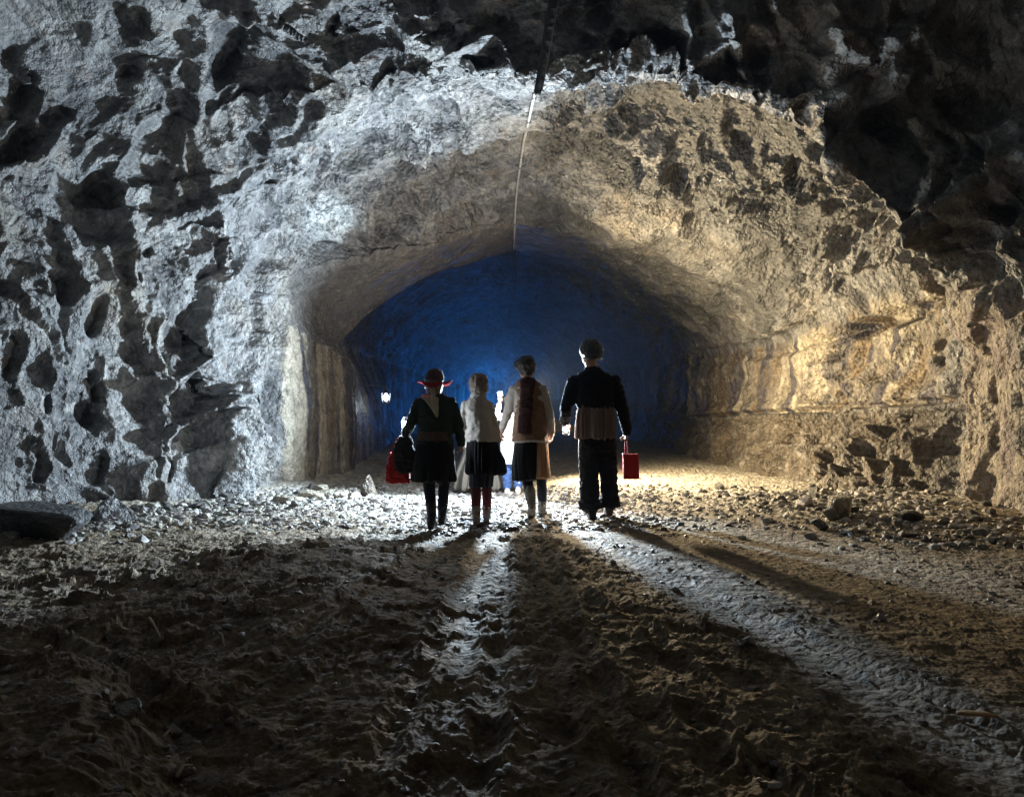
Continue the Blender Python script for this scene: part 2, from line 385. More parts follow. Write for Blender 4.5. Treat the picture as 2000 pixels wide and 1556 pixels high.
# the haul-road bench along the right wall: step of loose rock under the drilled face
bench = sstep(3.9, 4.4, t_r) * sstep(8.75, 9.05, t_c)
disp += bench * (0.36 - 0.16 * sstep(5.2, 6.0, t_r) + 0.10 * b2 * (t_r < 6) + 0.07 * b3 + 0.16 * fbm(BASE * 2.2 + 5, 4) * (1 - 0.7 * sstep(5.4, 6.2, t_r)))
disp -= 0.10 * np.exp(-((t_c - 8.0) / 0.07) ** 2) * sstep(5.2, 6.0, t_r) * (1 - sstep(8, 9, t_r))
block = sstep(3.75, 3.9, t_r) * (1 - sstep(5.0, 5.4, t_r)) * sstep(8.22, 8.30, t_c + 0.06 * mid0) * (1 - sstep(9.0, 9.05, t_c))
disp = disp * (1 - 0.45 * block) + 0.06 * block
deep_ = sstep(3.8, 4.1, t_r) * (1 - sstep(7.2, 7.8, t_r))
disp -= 0.24 * np.exp(-((t_c - 8.965) / .035) ** 2) * deep_ + 0.26 * np.exp(-((t_c - 8.12 - .04 * mid0) / .06) ** 2) * deep_ * (1 - .6 * sstep(5.3, 6, t_r))
# broken edges of the smooth brow on the left
disp *= np.where(BASE[:, 1] < 4.5, 0.6, 1.0)
POS = BASE + NI * disp[:, None]

# rock colour: grey schist with brown and pale facets, rust and quartz
big = fbm(BASE * 0.55 + 2, 3); mid = fbm(BASE * 2.4 + 40, 4); sml = fbm(BASE * 9.0 + 60, 3)
def lerp(a, b, t): return a + (b - a) * t[:, None]
grey = np.array((.27, .268, .262)); brown = np.array((.285, .235, .17)); dark = np.array((.085, .085, .088)); pale = np.array((.47, .45, .41)); rust = np.array((.34, .18, .08))
tint = np.tile(grey, (len(BASE), 1))
tint = lerp(tint, brown, sstep(-0.1, 0.5, big + 0.4 * mid) * 0.75)
tint = lerp(tint, dark, sstep(0.50, 0.85, v2 * 0.6 + v3 * 0.35 + 0.35 * mid) * 0.85)
tint = lerp(tint, pale, sstep(0.62, 0.95, w2 * 0.55 + w3 * 0.45 - 0.25 * mid) * 0.6)
vein = np.exp(-(np.abs(fbm(Q * 1.3 + 90, 3)) / 0.012) ** 2) * sstep(-.1, .25, perlin(BASE * 0.8 + 70))
tint = lerp(tint, np.array((.62, .6, .56)), vein * 0.7)
tint = lerp(tint, rust, sstep(0.3, 0.5, fbm(BASE * 2.6 + 120, 4)) * 0.25)
tint *= (1 + 0.35 * sml + 0.12 * (v4 - .5))[:, None]
# smooth brow: plain grey-brown; side walls: upright stains of cream, ochre and violet grey
brow = np.clip(ringL, 0, 1) * (t_c > 2.1)
tint = lerp(tint, np.array((.17, .155, .14)) * (1 + 0.35 * mid[:, None]), brow * 0.92)
st1 = perlin(np.stack([BASE[:, 0] * 2.4, BASE[:, 1] * 2.4, BASE[:, 2] * 0.22], -1) + 33) + 0.5 * upr2 + 0.25 * sml
stain = np.tile(np.array((.27, .235, .19)), (len(BASE), 1))
stain = lerp(stain, np.array((.56, .49, .37)), sstep(0.05, 0.35, st1))
stain = lerp(stain, np.array((.30, .22, .13)), sstep(0.15, 0.4, -st1))
stain = lerp(stain, np.array((.10, .09, .105)), sstep(0.08, 0.35, upr + 0.3 * mid))
sw = np.where((t_c < 2.05) & (t_r > 5.95) | (t_c > 8.0) & (t_c < 9.0) & (t_r > 4.1), 1.0, 0.0)
tint = lerp(tint, stain, sw * 0.95)
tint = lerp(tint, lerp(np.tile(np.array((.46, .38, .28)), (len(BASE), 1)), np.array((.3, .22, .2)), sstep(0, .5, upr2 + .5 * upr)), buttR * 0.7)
earth = sstep(3.9, 4.3, t_r) * sstep(8.95, 9.1, t_c)
tint = lerp(tint, np.array((.11, .08, .047)) * (1 + 0.7 * mid[:, None]), earth * 0.85)
ridge_lit = 0.45 * np.exp(-(e2 / .035) ** 2) + 0.4 * np.exp(-(e3 / .05) ** 2) * sstep(-.2, .2, mid)  # caught light painted along the facet ridges, as paler broken edges
tint = lerp(tint, pale, np.clip(ridge_lit, 0, .7) * np.clip(rough, 0, 1))
crack = np.exp(-(np.abs(fbm(Q * 1.9 + 190, 3)) / 0.010) ** 2) * sstep(-.05, .2, perlin(BASE * 1.1 + 170))
tint = lerp(tint, np.array((.03, .03, .03)), crack * 0.8)
disp_crack = crack
slate = sstep(2.9, 3.4, t_r) * (1 - sstep(6.9, 7.6, t_r)) * sstep(4.95, 5.2, t_c) * (1 - sstep(7.3, 8.0, t_c)) * sstep(-.5, .1, fbm(BASE * 0.9 + 311, 3) + .1 * (v3 - .5))
tint = lerp(tint, np.array((.10, .10, .096)) * (1 + .9 * np.clip(mid, -.5, 1)[:, None] + .5 * (w3 - .5)[:, None]), slate * .92)
tint = np.clip(tint * .64, .015, .6)

ROCK = rock_mat('rock', rough=(0.3, 0.65))
def rock_piece(name, c0, c1, label, cat):
    a, b = int(np.searchsorted(tcol, c0)), int(np.searchsorted(tcol, c1))
    idx = np.arange(NR * NCOL).reshape(NR, NCOL)[:, a:b + 1]
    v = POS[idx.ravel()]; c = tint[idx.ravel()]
    n = b - a + 1; ii = np.arange(NR * n).reshape(NR, n)
    f = np.stack([ii[:-1, :-1], ii[1:, :-1], ii[1:, 1:], ii[:-1, 1:]], -1).reshape(-1, 4)
    o = np_mesh(name, v, f, ROCK, smooth=True)
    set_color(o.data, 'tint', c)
    o.data.shade_smooth()
    return tag(o, label, cat, kind='structure')
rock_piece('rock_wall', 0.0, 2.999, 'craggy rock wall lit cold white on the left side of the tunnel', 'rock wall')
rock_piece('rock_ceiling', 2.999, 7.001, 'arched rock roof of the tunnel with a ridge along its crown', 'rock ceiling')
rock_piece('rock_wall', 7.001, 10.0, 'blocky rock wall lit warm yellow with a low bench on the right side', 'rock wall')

# ------------------------------------------------------------------ ground
FP = [(1360, 1400, 40, 70, 25), (1290, 1285, 34, 50, 60), (1180, 1330, 30, 50, 10), (1390, 1470, 40, 60, -20), (1480, 1500, 44, 60, 20), (1210, 1480, 36, 60, 40),
      (1110, 1240, 26, 44, 10), (1010, 1330, 28, 44, -10), (890, 1500, 46, 60, 80), (1270, 1390, 30, 46, 0), (1440, 1330, 26, 44, 30), (1090, 1420, 34, 52, 20),
      (1330, 1230, 22, 34, 40), (1160, 1180, 20, 30, 10), (960, 1440, 30, 50, 0)]
def seg_dist(x, y, pts):
    best = np.full(len(x), 1e9)
    for (x0, y0), (x1, y1) in zip(pts[:-1], pts[1:]):
        dx, dy = x1 - x0, y1 - y0
        t = np.clip(((x - x0) * dx + (y - y0) * dy) / (dx * dx + dy * dy), 0, 1)
        best = np.minimum(best, np.hypot(x - x0 - t * dx, y - y0 - t * dy))
    return best
def gp(px, py):
    d = F * CAMZ / (py - HY)
    return ((px - CX) * d / F, d)
LANES = [([gp(958, 1030), gp(925, 1150), gp(890, 1300)], 0.10), ([gp(1075, 1020), gp(1300, 1130), gp(1560, 1260), gp(1760, 1400), gp(1990, 1540)], 0.17),
         ([gp(1060, 1010), gp(1390, 1085), gp(1900, 1200)], 0.12), ([gp(1230, 1000), gp(1700, 1100), gp(1990, 1180)], 0.30), ([gp(870, 1050), gp(790, 1150)], 0.12)]
RUTS = [[gp(945, 1050), gp(880, 1200), gp(700, 1556)], [gp(985, 1050), gp(975, 1250), gp(930, 1556)], [gp(1045, 1050), gp(1130, 1250), gp(1260, 1556)],
        [gp(1090, 1060), gp(1260, 1230), gp(1560, 1556)], [gp(1150, 1050), gp(1500, 1210), gp(1990, 1450)], [gp(870, 1050), gp(640, 1220), gp(300, 1500)], [gp(800, 1040), gp(420, 1130), gp(0, 1240)]]
def ground_h(x, y, detail=True):
    x = np.asarray(x, np.float64); y = np.asarray(y, np.float64)
    p = np.stack([x, y, np.zeros_like(x)], -1).astype(np.float32)
    h = 0.03 * fbm(p * 0.5 + 3, 3)
    h -= 0.055 * np.exp(-((x + 0.75) / 0.6) ** 2 - ((y - 7.2) / 1.2) ** 2)
    # mounds: broken muck left of the people, bank in the near left corner, spoil along the wall feet
    h += 0.13 * np.exp(-((x + 1.5) / 0.75) ** 2 - ((y - 5.6) / 0.8) ** 2) * (0.8 + 0.6 * fbm(p * 1.7, 2))
    h += 0.10 * np.exp(-((x + 1.2) / 0.6) ** 2 - ((y - 4.3) / 0.5) ** 2)
    bx = x + 1.15 + 0.55 * (y - 2.45)
    h += 0.20 * sstep(0.16, -0.30, bx + 0.10 * fbm(p * 3, 2)) * sstep(3.4, 2.9, y)
    for (a, b_, hh) in (((130, 1250), (440, 1420), .05), ((220, 1310), (520, 1440), .035), ((0, 1230), (130, 1250), .03)):
        h += hh * np.exp(-(seg_dist(x, y, [gp(*a), gp(*b_)]) / 0.045) ** 2)
    h += 0.10 * sstep(3.7, 4.9, x + 0.25 * fbm(p * 0.8 + 9, 3)) * sstep(6, 8, y) * sstep(14, 10, y)
    h += 0.12 * sstep(-3.0, -4.6, x + 0.2 * fbm(p + 19, 2)) + 0.10 * sstep(-2.7, -3.2, x) * sstep(9.5, 11, y)
    h -= 0.062 * sstep(9.7, 10.6, y)
    if not detail: return h
    lane = np.zeros_like(x)
    for pts, w in LANES:
        lane = np.maximum(lane, np.exp(-(seg_dist(x, y, pts) / w) ** 2))
    smooth_r = sstep(0.2, 0.9, x - 0.55 * (y - 8) * -0.25 - 0.25) * sstep(9.0, 8.0, y) * 0.62      # flat trodden mud right of the track
    k = np.clip(1 - 0.75 * lane - smooth_r, 0.12, 1)
    near = sstep(9.5, 6.0, y)
    w3_ = np.stack([fbm(p * 2 + 1, 2), fbm(p * 2 + 51, 2), np.zeros_like(h)], -1) * 0.2
    c1, ee1, vv1, _ = blocks((p + w3_) * 5.0 + 3, .9, .7)
    c2, ee2, vv2, ww2 = blocks((p + w3_) * 13.0 + 3, .9, .6)
    c3, ee3, _, _ = blocks((p + w3_) * 30.0 + 7, .9, .6)
    rgd = ridged(p * 3.4 + 2, 4); fb0 = fbm(p * 2.6 + 44, 3)
    clod = sstep(-.15, .35, fbm(p * 1.1 + 23, 3))
    mk = np.exp(-((x + 1.6) / 1.3) ** 2 - ((y - 5.3) / 1.6) ** 2)
    h += k * (0.020 + 0.030 * mk) * c1 * (0.4 + clod) + k * (0.014 + 0.012 * mk) * c2 * (0.35 + clod) + 0.006 * c3 * (0.3 + 0.7 * k)
    h += k * 0.035 * (rgd - 0.6) * (0.5 + 0.6 * near) + 0.004 * fbm(p * 24, 3)
    h -= 0.012 * lane
    for r_i, pts in enumerate(RUTS):
        dd = seg_dist(x, y, pts) + 0.02 * fb0
        h += (0.024 * np.exp(-((dd - 0.075) / 0.028) ** 2) - 0.020 * np.exp(-(dd / 0.055) ** 2)) * (0.75 + 0.6 * fb0)
    fb_ = fbm(p * 9 + 2, 2)
    for fx, fy, rx, ry, rot in FP:
        gx, gy = gp(fx, fy); s = gy / F
        a = math.radians(rot)
        u = ((x - gx) * math.cos(a) + (y - gy) * math.sin(a)) / 0.075
        v = (-(x - gx) * math.sin(a) + (y - gy) * math.cos(a)) / 0.15
        r = np.sqrt(u * u + v * v)
        h += 0.012 * np.exp(-((r - 1.15) / 0.25) ** 2) * (1 + u) - 0.022 * sstep(1.15, 0.6, r + .25 * fb_)
    return h
gy = [-2.5, -1.5, -0.5, 0.3, 0.9, 1.3]
d = 1.5
while d < 38:
    gy.append(d); d += 0.0085 * (d / 2.3) ** 1.35
gy = np.array(gy)
gs = np.linspace(-1, 1, 1150)
GX = gs[None, :] * (0.72 * np.clip(gy, 0.5, 8) + 1.6)[:, None]
GY = np.repeat(gy[:, None], len(gs), 1)
hz = np.zeros(GX.size)
xs, ys = GX.ravel(), GY.ravel()
hz = ground_h(xs, ys)
ii = np.arange(GX.size).reshape(GX.shape)
gf = np.stack([ii[:-1, :-1], ii[:-1, 1:], ii[1:, 1:], ii[1:, :-1]], -1).reshape(-1, 4)
GM = rock_mat('mud', rough=(0.72, 0.95), fine=0.9)
ground = np_mesh('ground', np.stack([xs, ys, hz], -1), gf, GM)
gpnt = np.stack([xs, ys, np.zeros_like(xs)], -1).astype(np.float32)
gn = fbm(gpnt * 1.3 + 7, 4); gs2 = fbm(gpnt * 14, 3)
gt = np.tile(np.array((.18, .132, .078)), (len(xs), 1))
gt = lerp(gt, np.array((.24, .19, .125)), sstep(-.2, .4, gn))
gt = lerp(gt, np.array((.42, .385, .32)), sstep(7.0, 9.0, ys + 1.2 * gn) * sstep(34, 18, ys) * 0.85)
gt = lerp(gt, np.array((.36, .34, .30)), sstep(.35, .6, gs2) * 0.5)
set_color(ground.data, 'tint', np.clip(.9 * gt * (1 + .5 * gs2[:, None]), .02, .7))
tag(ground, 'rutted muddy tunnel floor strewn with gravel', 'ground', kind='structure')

# ------------------------------------------------------------------ stones
def stone_mesh(seed, sub=2, flat=0.7, facets=9, lo=.45, hi=.8, boxy=1.0):
    r = np.random.default_rng(seed)
    bm = bmesh.new(); bmesh.ops.create_icosphere(bm, subdivisions=sub, radius=1.0)
    v = np.array([p.co[:] for p in bm.verts]); f = np.array([[q.index for q in t.verts] for t in bm.faces]); bm.free()
    if boxy != 1.0: v = np.sign(v) * np.abs(v) ** boxy
    for k in range(facets):                       # shear flat faces off
        n = r.normal(size=3); n /= np.linalg.norm(n); h = r.uniform(lo, hi)
        dd = v @ n; m = dd > h
        v[m] -= np.outer(dd[m] - h, n)
    v *= np.array((1, r.uniform(.6, .95), flat * r.uniform(.7, 1.1)))
    return v, f
SV = [stone_mesh(100 + i, 1, 0.6, 6) for i in range(14)]
gravel_v, gravel_f, gravel_c = [], [], []
off = 0
def add_gravel(x, y, s):
    global off
    n = len(x); z = ground_h(x, y)
    for i in range(n):
        v, f = SV[RNG.integers(14)]
        a = RNG.uniform(0, 6.28); c, sn = math.cos(a), math.sin(a)
        t = RNG.uniform(-.5, .5); ct, stt = math.cos(t), math.sin(t)
        q = v * s[i]
        q = np.stack([q[:, 0] * c - q[:, 1] * sn, q[:, 0] * sn + q[:, 1] * c, q[:, 2]], -1)
        q = np.stack([q[:, 0], q[:, 1] * ct - q[:, 2] * stt, q[:, 1] * stt + q[:, 2] * ct], -1)
        gravel_v.append(q + np.array((x[i], y[i], z[i] + s[i] * .15))); gravel_f.append(f + off); off += len(v)
        g = RNG.uniform(.10, .34); gravel_c.append(np.tile(np.array((g, g * RNG.uniform(.9, .98), g * RNG.uniform(.78, .93))), (len(v), 1)))
n = 8000; y = RNG.uniform(7.2, 12.0, n); x = RNG.normal(-0.3, 1.7, n)
k = (x > -3.1) & (x < 4.6); add_gravel(x[k], y[k], RNG.gamma(2.2, 0.0085, k.sum()) + .006)
n = 2000; y = RNG.uniform(6.2, 11, n); x = 4.0 + RNG.normal(0, .55, n); k = x < 5.2; add_gravel(x[k], y[k], RNG.gamma(1.6, .015, k.sum()) + .006)
n = 1800; y = RNG.uniform(6.2, 11, n); x = -4.7 + (y - 6.2) * .38 + np.abs(RNG.normal(0, .6, n)); add_gravel(x, y, RNG.gamma(3, .010, n) + .008)
n = 2400; y = RNG.uniform(2.0, 7.4, n); x = RNG.uniform(-.75, .75, n) * y; add_gravel(x, y, RNG.gamma(2.2, .0042, n) + .003)
gr = np_mesh('gravel', np.concatenate(gravel_v), np.concatenate(gravel_f), rock_mat('gravel_stone', fine=0.25), smooth=False)
set_color(gr.data, 'tint', np.concatenate(gravel_c))
tag(gr, 'pale broken gravel scattered over the muddy floor', 'gravel', kind='stuff')
# ------------------------------------------------------------------ solid-building tools for figures and things
class Solid:
    """closed pieces gathered in one mesh and fused into a single skin by a voxel remesh"""
    def __init__(s): s.v, s.f, s.n = [], [], 0
    def _add(s, v, f):
        s.v.append(np.asarray(v, float)); s.f += [[i + s.n for i in q] for q in f]; s.n += len(v)
    def loft(s, rings, seg=20):
        """rings: (centre, u half-axis vector, v half-axis vector[, squareness])"""
        vs, fs = [], []
        for r in rings:
            c, u, w = (np.array(q, float) for q in r[:3]); e = r[3] if len(r) > 3 else 1.0
            for k in range(seg):
                a = 2 * math.pi * k / seg; ca, sa = math.cos(a), math.sin(a)
                vs.append(c + u * math.copysign(abs(ca) ** e, ca) + w * math.copysign(abs(sa) ** e, sa))
        m = len(rings)
        for i in range(m - 1):
            for k in range(seg):
                k2 = (k + 1) % seg
                fs.append([i * seg + k, i * seg + k2, (i + 1) * seg + k2, (i + 1) * seg + k])
        fs.append(list(range(seg))[::-1]); fs.append([(m - 1) * seg + k for k in range(seg)])
        s._add(vs, fs); return s
    def ball(s, c, r, rot=None, seg=16):
        r = np.array(r if hasattr(r, '__len__') else (r, r, r), float); R = np.eye(3) if rot is None else np.array(rot)
        rings = []
        for i in range(1, seg // 2):
            t = math.pi * i / (seg // 2)
            rings.append((np.array(c) + R @ np.array((0, 0, -math.cos(t) * r[2])), R @ np.array((math.sin(t) * r[0], 0, 0)), R @ np.array((0, math.sin(t) * r[1], 0))))
        return s.loft(rings, seg)
    def limb(s, pts, rad, seg=14):
        pts = [np.array(p, float) for p in pts]
        for i in range(len(pts) - 1):
            d = pts[i + 1] - pts[i]; L = np.linalg.norm(d)
            if L < 1e-6: continue
            d = d / L; a = np.array((0, 0, 1.0)) if abs(d[2]) < 0.8 else np.array((1.0, 0, 0))
            u = np.cross(d, a); u /= np.linalg.norm(u); w = np.cross(d, u)
            s.loft([(pts[i], u * rad[i], w * rad[i]), ((pts[i] + pts[i + 1]) / 2, u * (rad[i] + rad[i + 1]) * .52, w * (rad[i] + rad[i + 1]) * .52), (pts[i + 1], u * rad[i + 1], w * rad[i + 1])], seg)
        for p, r in zip(pts, rad): s.ball(p, r, seg=12)
        return s
    def build(s, name, mat, parent, voxel=0.008, smooth=3, wrinkle=None, label=None, strands=0):
        me = bpy.data.meshes.new('tmp')
        me.from_pydata([tuple(x) for x in np.concatenate(s.v)], [], s.f); me.update()
        bm = bmesh.new(); bm.from_mesh(me); bmesh.ops.recalc_face_normals(bm, faces=bm.faces); bm.to_mesh(me); bm.free()
        o = bpy.data.objects.new('tmp', me); COL.objects.link(o)
        rm = o.modifiers.new('r', 'REMESH'); rm.mode = 'VOXEL'; rm.voxel_size = voxel
        if smooth:
            sm = o.modifiers.new('s', 'SMOOTH'); sm.iterations = smooth; sm.factor = 0.5
        dg = bpy.context.evaluated_depsgraph_get(); dg.update()
        me2 = bpy.data.meshes.new_from_object(o.evaluated_get(dg))
        bpy.data.objects.remove(o); bpy.data.meshes.remove(me)
        me2.name = name
        if wrinkle:
            n = len(me2.vertices); co = np.empty(n * 3, np.float32); no = np.empty(n * 3, np.float32)
            me2.vertices.foreach_get('co', co); me2.vertices.foreach_get('normal', no)
            co = co.reshape(-1, 3); no = no.reshape(-1, 3)
            co = co + no * wrinkle(co)[:, None]
            me2.vertices.foreach_set('co', co.astype(np.float32).ravel()); me2.update()
        if strands:
            rs = np.random.default_rng(len(me2.vertices)); vi = rs.integers(0, len(me2.vertices), strands)
            V = [tuple(v.co) for v in me2.vertices]; Fc = [tuple(p.vertices) for p in me2.polygons]
            for k in vi:
                v = me2.vertices[int(k)]; nn = np.array(v.normal); p = np.array(v.co)
                t = np.cross(nn, rs.normal(size=3)); t /= np.linalg.norm(t) + 1e-6
                dd = nn * rs.uniform(.2, .8) + t * .6 + np.array((0, 0, -.5)); dd /= np.linalg.norm(dd); L = rs.uniform(.012, .04)
                m_ = p + dd * L * .6 + nn * .004; e_ = p + dd * L + np.array((0, 0, -.3 * L)); w_ = np.cross(dd, nn) * .0011
                b_ = len(V); V += [tuple(p - w_), tuple(p + w_), tuple(m_ + w_ * .8), tuple(m_ - w_ * .8), tuple(e_)]
                Fc += [(b_, b_ + 1, b_ + 2, b_ + 3), (b_ + 3, b_ + 2, b_ + 4)]
            bpy.data.meshes.remove(me2); me2 = bpy.data.meshes.new(name); me2.from_pydata(V, [], Fc); me2.update()
        me2.materials.clear(); me2.materials.append(mat)
        me2.shade_smooth()
        r = bpy.data.objects.new(name, me2); COL.objects.link(r); r.parent = parent
        if label: r['label'] = label
        return r

def folds(amp, kx=18, seed=0, top=1.0, bottom=0.0, fine=0.004):
    """upright cloth folds, deeper toward the hem"""
    def f(co):
        z = sstep(top, bottom, co[:, 2])
        ang = np.arctan2(co[:, 1], co[:, 0])
        p = np.stack([np.cos(ang) * kx / 6, np.sin(ang) * kx / 6, co[:, 2] * 0.9 + seed], -1)
        return amp * z * perlin(p * 1.0 + seed) * 1.6 + fine * fbm(co * 22 + seed, 3)
    return f
def creases(amp=0.008, seed=0, sc=9.0):
    def f(co):
        q = co * sc; q[:, 2] *= 1.7
        return amp * (ridged(q + seed, 3) - 0.65) * 1.6 + amp * 0.5 * fbm(co * 24 + seed, 3)
    return f

SKIN = simple('skin', (.44, .26, .18), .55, .12, 60)
DARK_EYE = simple('eye', (.08, .06, .05), .2, .1, 50)  # plain dark eye colour
def cloth(name, col, noise=.3, scale=70, rough=.95, bump=.5, sheen=.06, stretch=None):
    return simple(name, col, rough, noise, scale, bump, 0, .15, sheen, stretch)

def hand(S, wrist, d, palm_n, side, curl=0.5, size=1.0):
    """palm and five bent fingers; d: direction of the hand, palm_n: towards the palm, side: towards the thumb"""
    d = np.array(d, float); d /= np.linalg.norm(d)
    pn = np.array(palm_n, float); pn -= d * (pn @ d); pn /= np.linalg.norm(pn)
    sd = np.cross(d, pn); sd = sd if sd @ np.array(side, float) > 0 else -sd
    w = np.array(wrist, float); k = size
    S.loft([(w - d * .01, sd * .026 * k, pn * .019 * k), (w + d * .03 * k, sd * .034 * k, pn * .017 * k), (w + d * .065 * k, sd * .041 * k, pn * .015 * k), (w + d * .09 * k, sd * .040 * k, pn * .012 * k)], 14)
    for j, (o, L) in enumerate(((.030, .070), (.010, .080), (-.011, .075), (-.031, .058))):
        p = w + d * .085 * k + sd * o * k; pts = [p]; ang = 0.25 * curl
        for q in (.44, .32, .24):
            ang += curl * (.75 + .12 * j)
            p = p + (d * math.cos(ang) + pn * math.sin(ang) + sd * o * 1.5) * L * q * k; pts.append(p)
        S.limb(pts, [.0095 * k, .0090 * k, .0083 * k, .0072 * k], 10)
    b = w + d * .022 * k + sd * .028 * k
    t1 = b + (d * .6 + sd * .6 + pn * .35) * .036 * k; t2 = t1 + (d * .8 + pn * .5) * .03 * k; t3 = t2 + (d * .75 + pn * .7 - sd * .2) * .022 * k
    S.limb([b, t1, t2, t3], [.0125 * k, .0115 * k, .0098 * k, .008 * k], 10)

class Figure:
    """joints are read off in the plane the person stands in; fwd = +1 walks away from the camera, -1 faces it"""
    def __init__(s, label, feet_x, feet_y, fwd=1, depth=None):
        s.d = depth or F * CAMZ / (feet_y - HY); s.s = s.d / F; s.fx, s.fy, s.fwd = feet_x, feet_y, fwd
        x = (feet_x - CX) * s.s
        s.root = bpy.data.objects.new('person', None); COL.objects.link(s.root); s.root.empty_display_size = .2
        z = CAMZ - (feet_y - HY) * s.s
        s.root.location = (x, s.d, z)
        tag(s.root, label, 'person', 'people walking through the tunnel')
    def J(s, px, py, y=0.0):
        return np.array(((px - s.fx) * s.s, y * s.fwd, (s.fy - py) * s.s))
    def ring(s, px, py, hw, dep, y=0.0, e=1.0):
        return (s.J(px, py, y), np.array((hw * s.s, 0, 0)), np.array((0, dep, 0)), e)
    def head(s, S, c, r, look=(0, 1, 0)):
        """cranium, jaw, nose, brow, lips and ears; c centre, r half height"""
        lk = np.array(look, float) * np.array((1, s.fwd, 1)); lk /= np.linalg.norm(lk)
        sd = np.cross(lk, (0, 0, 1.0)); sd /= np.linalg.norm(sd); up = np.cross(sd, lk)
        R = np.stack([sd, lk, up], 1); c = np.array(c)
        q = lambda x, y, z: c + R @ (np.array((x, y, z)) * r)
        S.ball(q(0, -.08, .2), (r * .66, r * .80, r * .78), R)
        S.ball(q(0, .25, -.35), (r * .52, r * .50, r * .62), R)
        S.ball(q(0, .36, -.72), (r * .28, r * .26, r * .22), R)
        S.limb([q(0, .72, .05), q(0, .92, -.22)], [r * .07, r * .12], 10)
        S.ball(q(0, .70, .10), (r * .46, r * .12, r * .09), R)
        S.ball(q(0, .70, -.47), (r * .2, r * .1, r * .06), R)
        for k in (-1, 1): S.ball(q(.66 * k, -.02, -.08), (r * .08, r * .16, r * .25), R)
        for k in (-1, 1):
            e = Solid(); e.ball(q(.24 * k, .66, -.03), r * .095)
            e.build('eye', DARK_EYE, s.root, .004, 0)
        return R
    def body(s, neck, sh, hip, legs, arms, head_c, head_r, look=(0, 1, 0), torso_hw=None, hands=()):
        """legs/arms: lists of 4 and 3 joints; everything in one skin"""
        S = Solid(); k = head_r / .115
        nk, (shl, shr), (hpl, hpr) = s.J(*neck), [s.J(*q) for q in sh], [s.J(*q) for q in hip]
        hc = s.J(*head_c)
        s.head(S, hc, head_r, look)
        S.limb([hc + np.array((0, -.02 * s.fwd, -.03)), nk + np.array((0, 0, -.02))], [.052 * k, .058 * k])
        mid = (shl + shr) / 2; hm = (hpl + hpr) / 2
        sw = abs(shr[0] - shl[0]) / 2; hw = abs(hpr[0] - hpl[0]) / 2 + .06 * k
        X = np.array((1.0, 0, 0)); Y = np.array((0, 1.0, 0))
        S.loft([(hm - np.array((0, 0, .06)), X * hw * .7, Y * .075), (hm, X * hw, Y * .1 * k), (hm * .6 + mid * .4, X * sw * .72, Y * .085 * k), (hm * .3 + mid * .7, X * sw * .85, Y * .1 * k), (mid - np.array((0, 0, .03)), X * sw * .95, Y * .085 * k), (nk - np.array((0, 0, .02)), X * .06 * k, Y * .055 * k)], 20)
        for h, a in zip((hpl, hpr), legs):
            pts = [h] + [s.J(*q) for q in a]
            S.limb(pts[:3], [.072 * k, .043 * k, .029 * k])
            S.limb([pts[2], pts[3]], [.029 * k, .026 * k])
        for h, a in zip((shl, shr), arms):
            pts = [h] + [s.J(*q) for q in a]
            S.limb(pts, [.046 * k, .037 * k, .025 * k])
        for hd in hands:
            hand(S, s.J(*hd[0]), *hd[1:])
        return S.build('body', SKIN, s.root, .0055, 2)
    def boot(s, ankle, toe, r=.045, top=None, foot=.24, heel_up=0.0, mat=None, name='boot'):
        """ankle joint, ground point under the toe line"""
        S = Solid(); a = s.J(*ankle); z0 = s.J(*toe)[2]; k = r / .045
        f = np.array((0, s.fwd, 0.0)); X = np.array((1.0, 0, 0)); Z = np.array((0, 0, 1.0))
        if heel_up: f = np.array((0, s.fwd * math.cos(heel_up), -math.sin(heel_up))); Z = np.array((0, s.fwd * math.sin(heel_up), math.cos(heel_up)))
        base = np.array((a[0], a[1], z0)) + np.array((0, 0, math.sin(heel_up) * .17))
        o = lambda u, h: base + f * u + Z * h
        S.loft([(o(-.075, .045), X * .026 * k, Z * .040), (o(-.055, .05), X * .036 * k, Z * .049), (o(0, .055), X * .040 * k, Z * .052), (o(.07, .043), X * .043 * k, Z * .042), (o(.13, .033), X * .045 * k, Z * .033), (o(.17, .026), X * .034 * k, Z * .024), (o(.185, .024), X * .016 * k, Z * .016)], 16)
        S.loft([(o(-.072, .012), X * .030 * k, Z * .012), (o(0, .012), X * .036 * k, Z * .012), (o(.12, .010), X * .047 * k, Z * .010), (o(.187, .010), X * .024 * k, Z * .010)], 16)
        S.limb([o(-.012, .06), a, s.J(*top) if top else a + Z * .08], [r * .95, r * .95, r * 1.12])
        return S.build(name, mat, s.root, .007, 2, creases(.004, a[0] * 9))
def tie(o, R):
    return o
# ------------------------------------------------------------------ the people
DARKGREEN = cloth('dark green wool', (.030, .045, .036)); BLACKC = cloth('black cloth', (.012, .012, .014)); BLACKJ = cloth('black jacket', (.009, .009, .011))
CREAM = cloth('cream knit', (.42, .385, .345), .25, 90); BROWN = cloth('brown fleece', (.17, .105, .07), .45, 60); APRON = cloth('tan apron', (.30, .17, .10), .2)
TAUPE = cloth('taupe linen', (.17, .125, .105), .2, 60, stretch=(4, 4, .4)); NAVY = cloth('navy trousers', (.02, .022, .035)); MAROON = cloth('maroon stockings', (.10, .03, .035), .3)
WHITE = cloth('white coat', (.8, .8, .82), .06); DENIM = cloth('denim', (.08, .15, .36), .3, 120); GREYW = cloth('grey wool', (.20, .185, .16), .25, 50, stretch=(5, 5, .4))
LEATHER = simple('black leather', (.018, .016, .015), .38, .4, 30, .4); BROWNLEATHER = simple('brown leather', (.07, .045, .03), .5, .4, 30, .4)
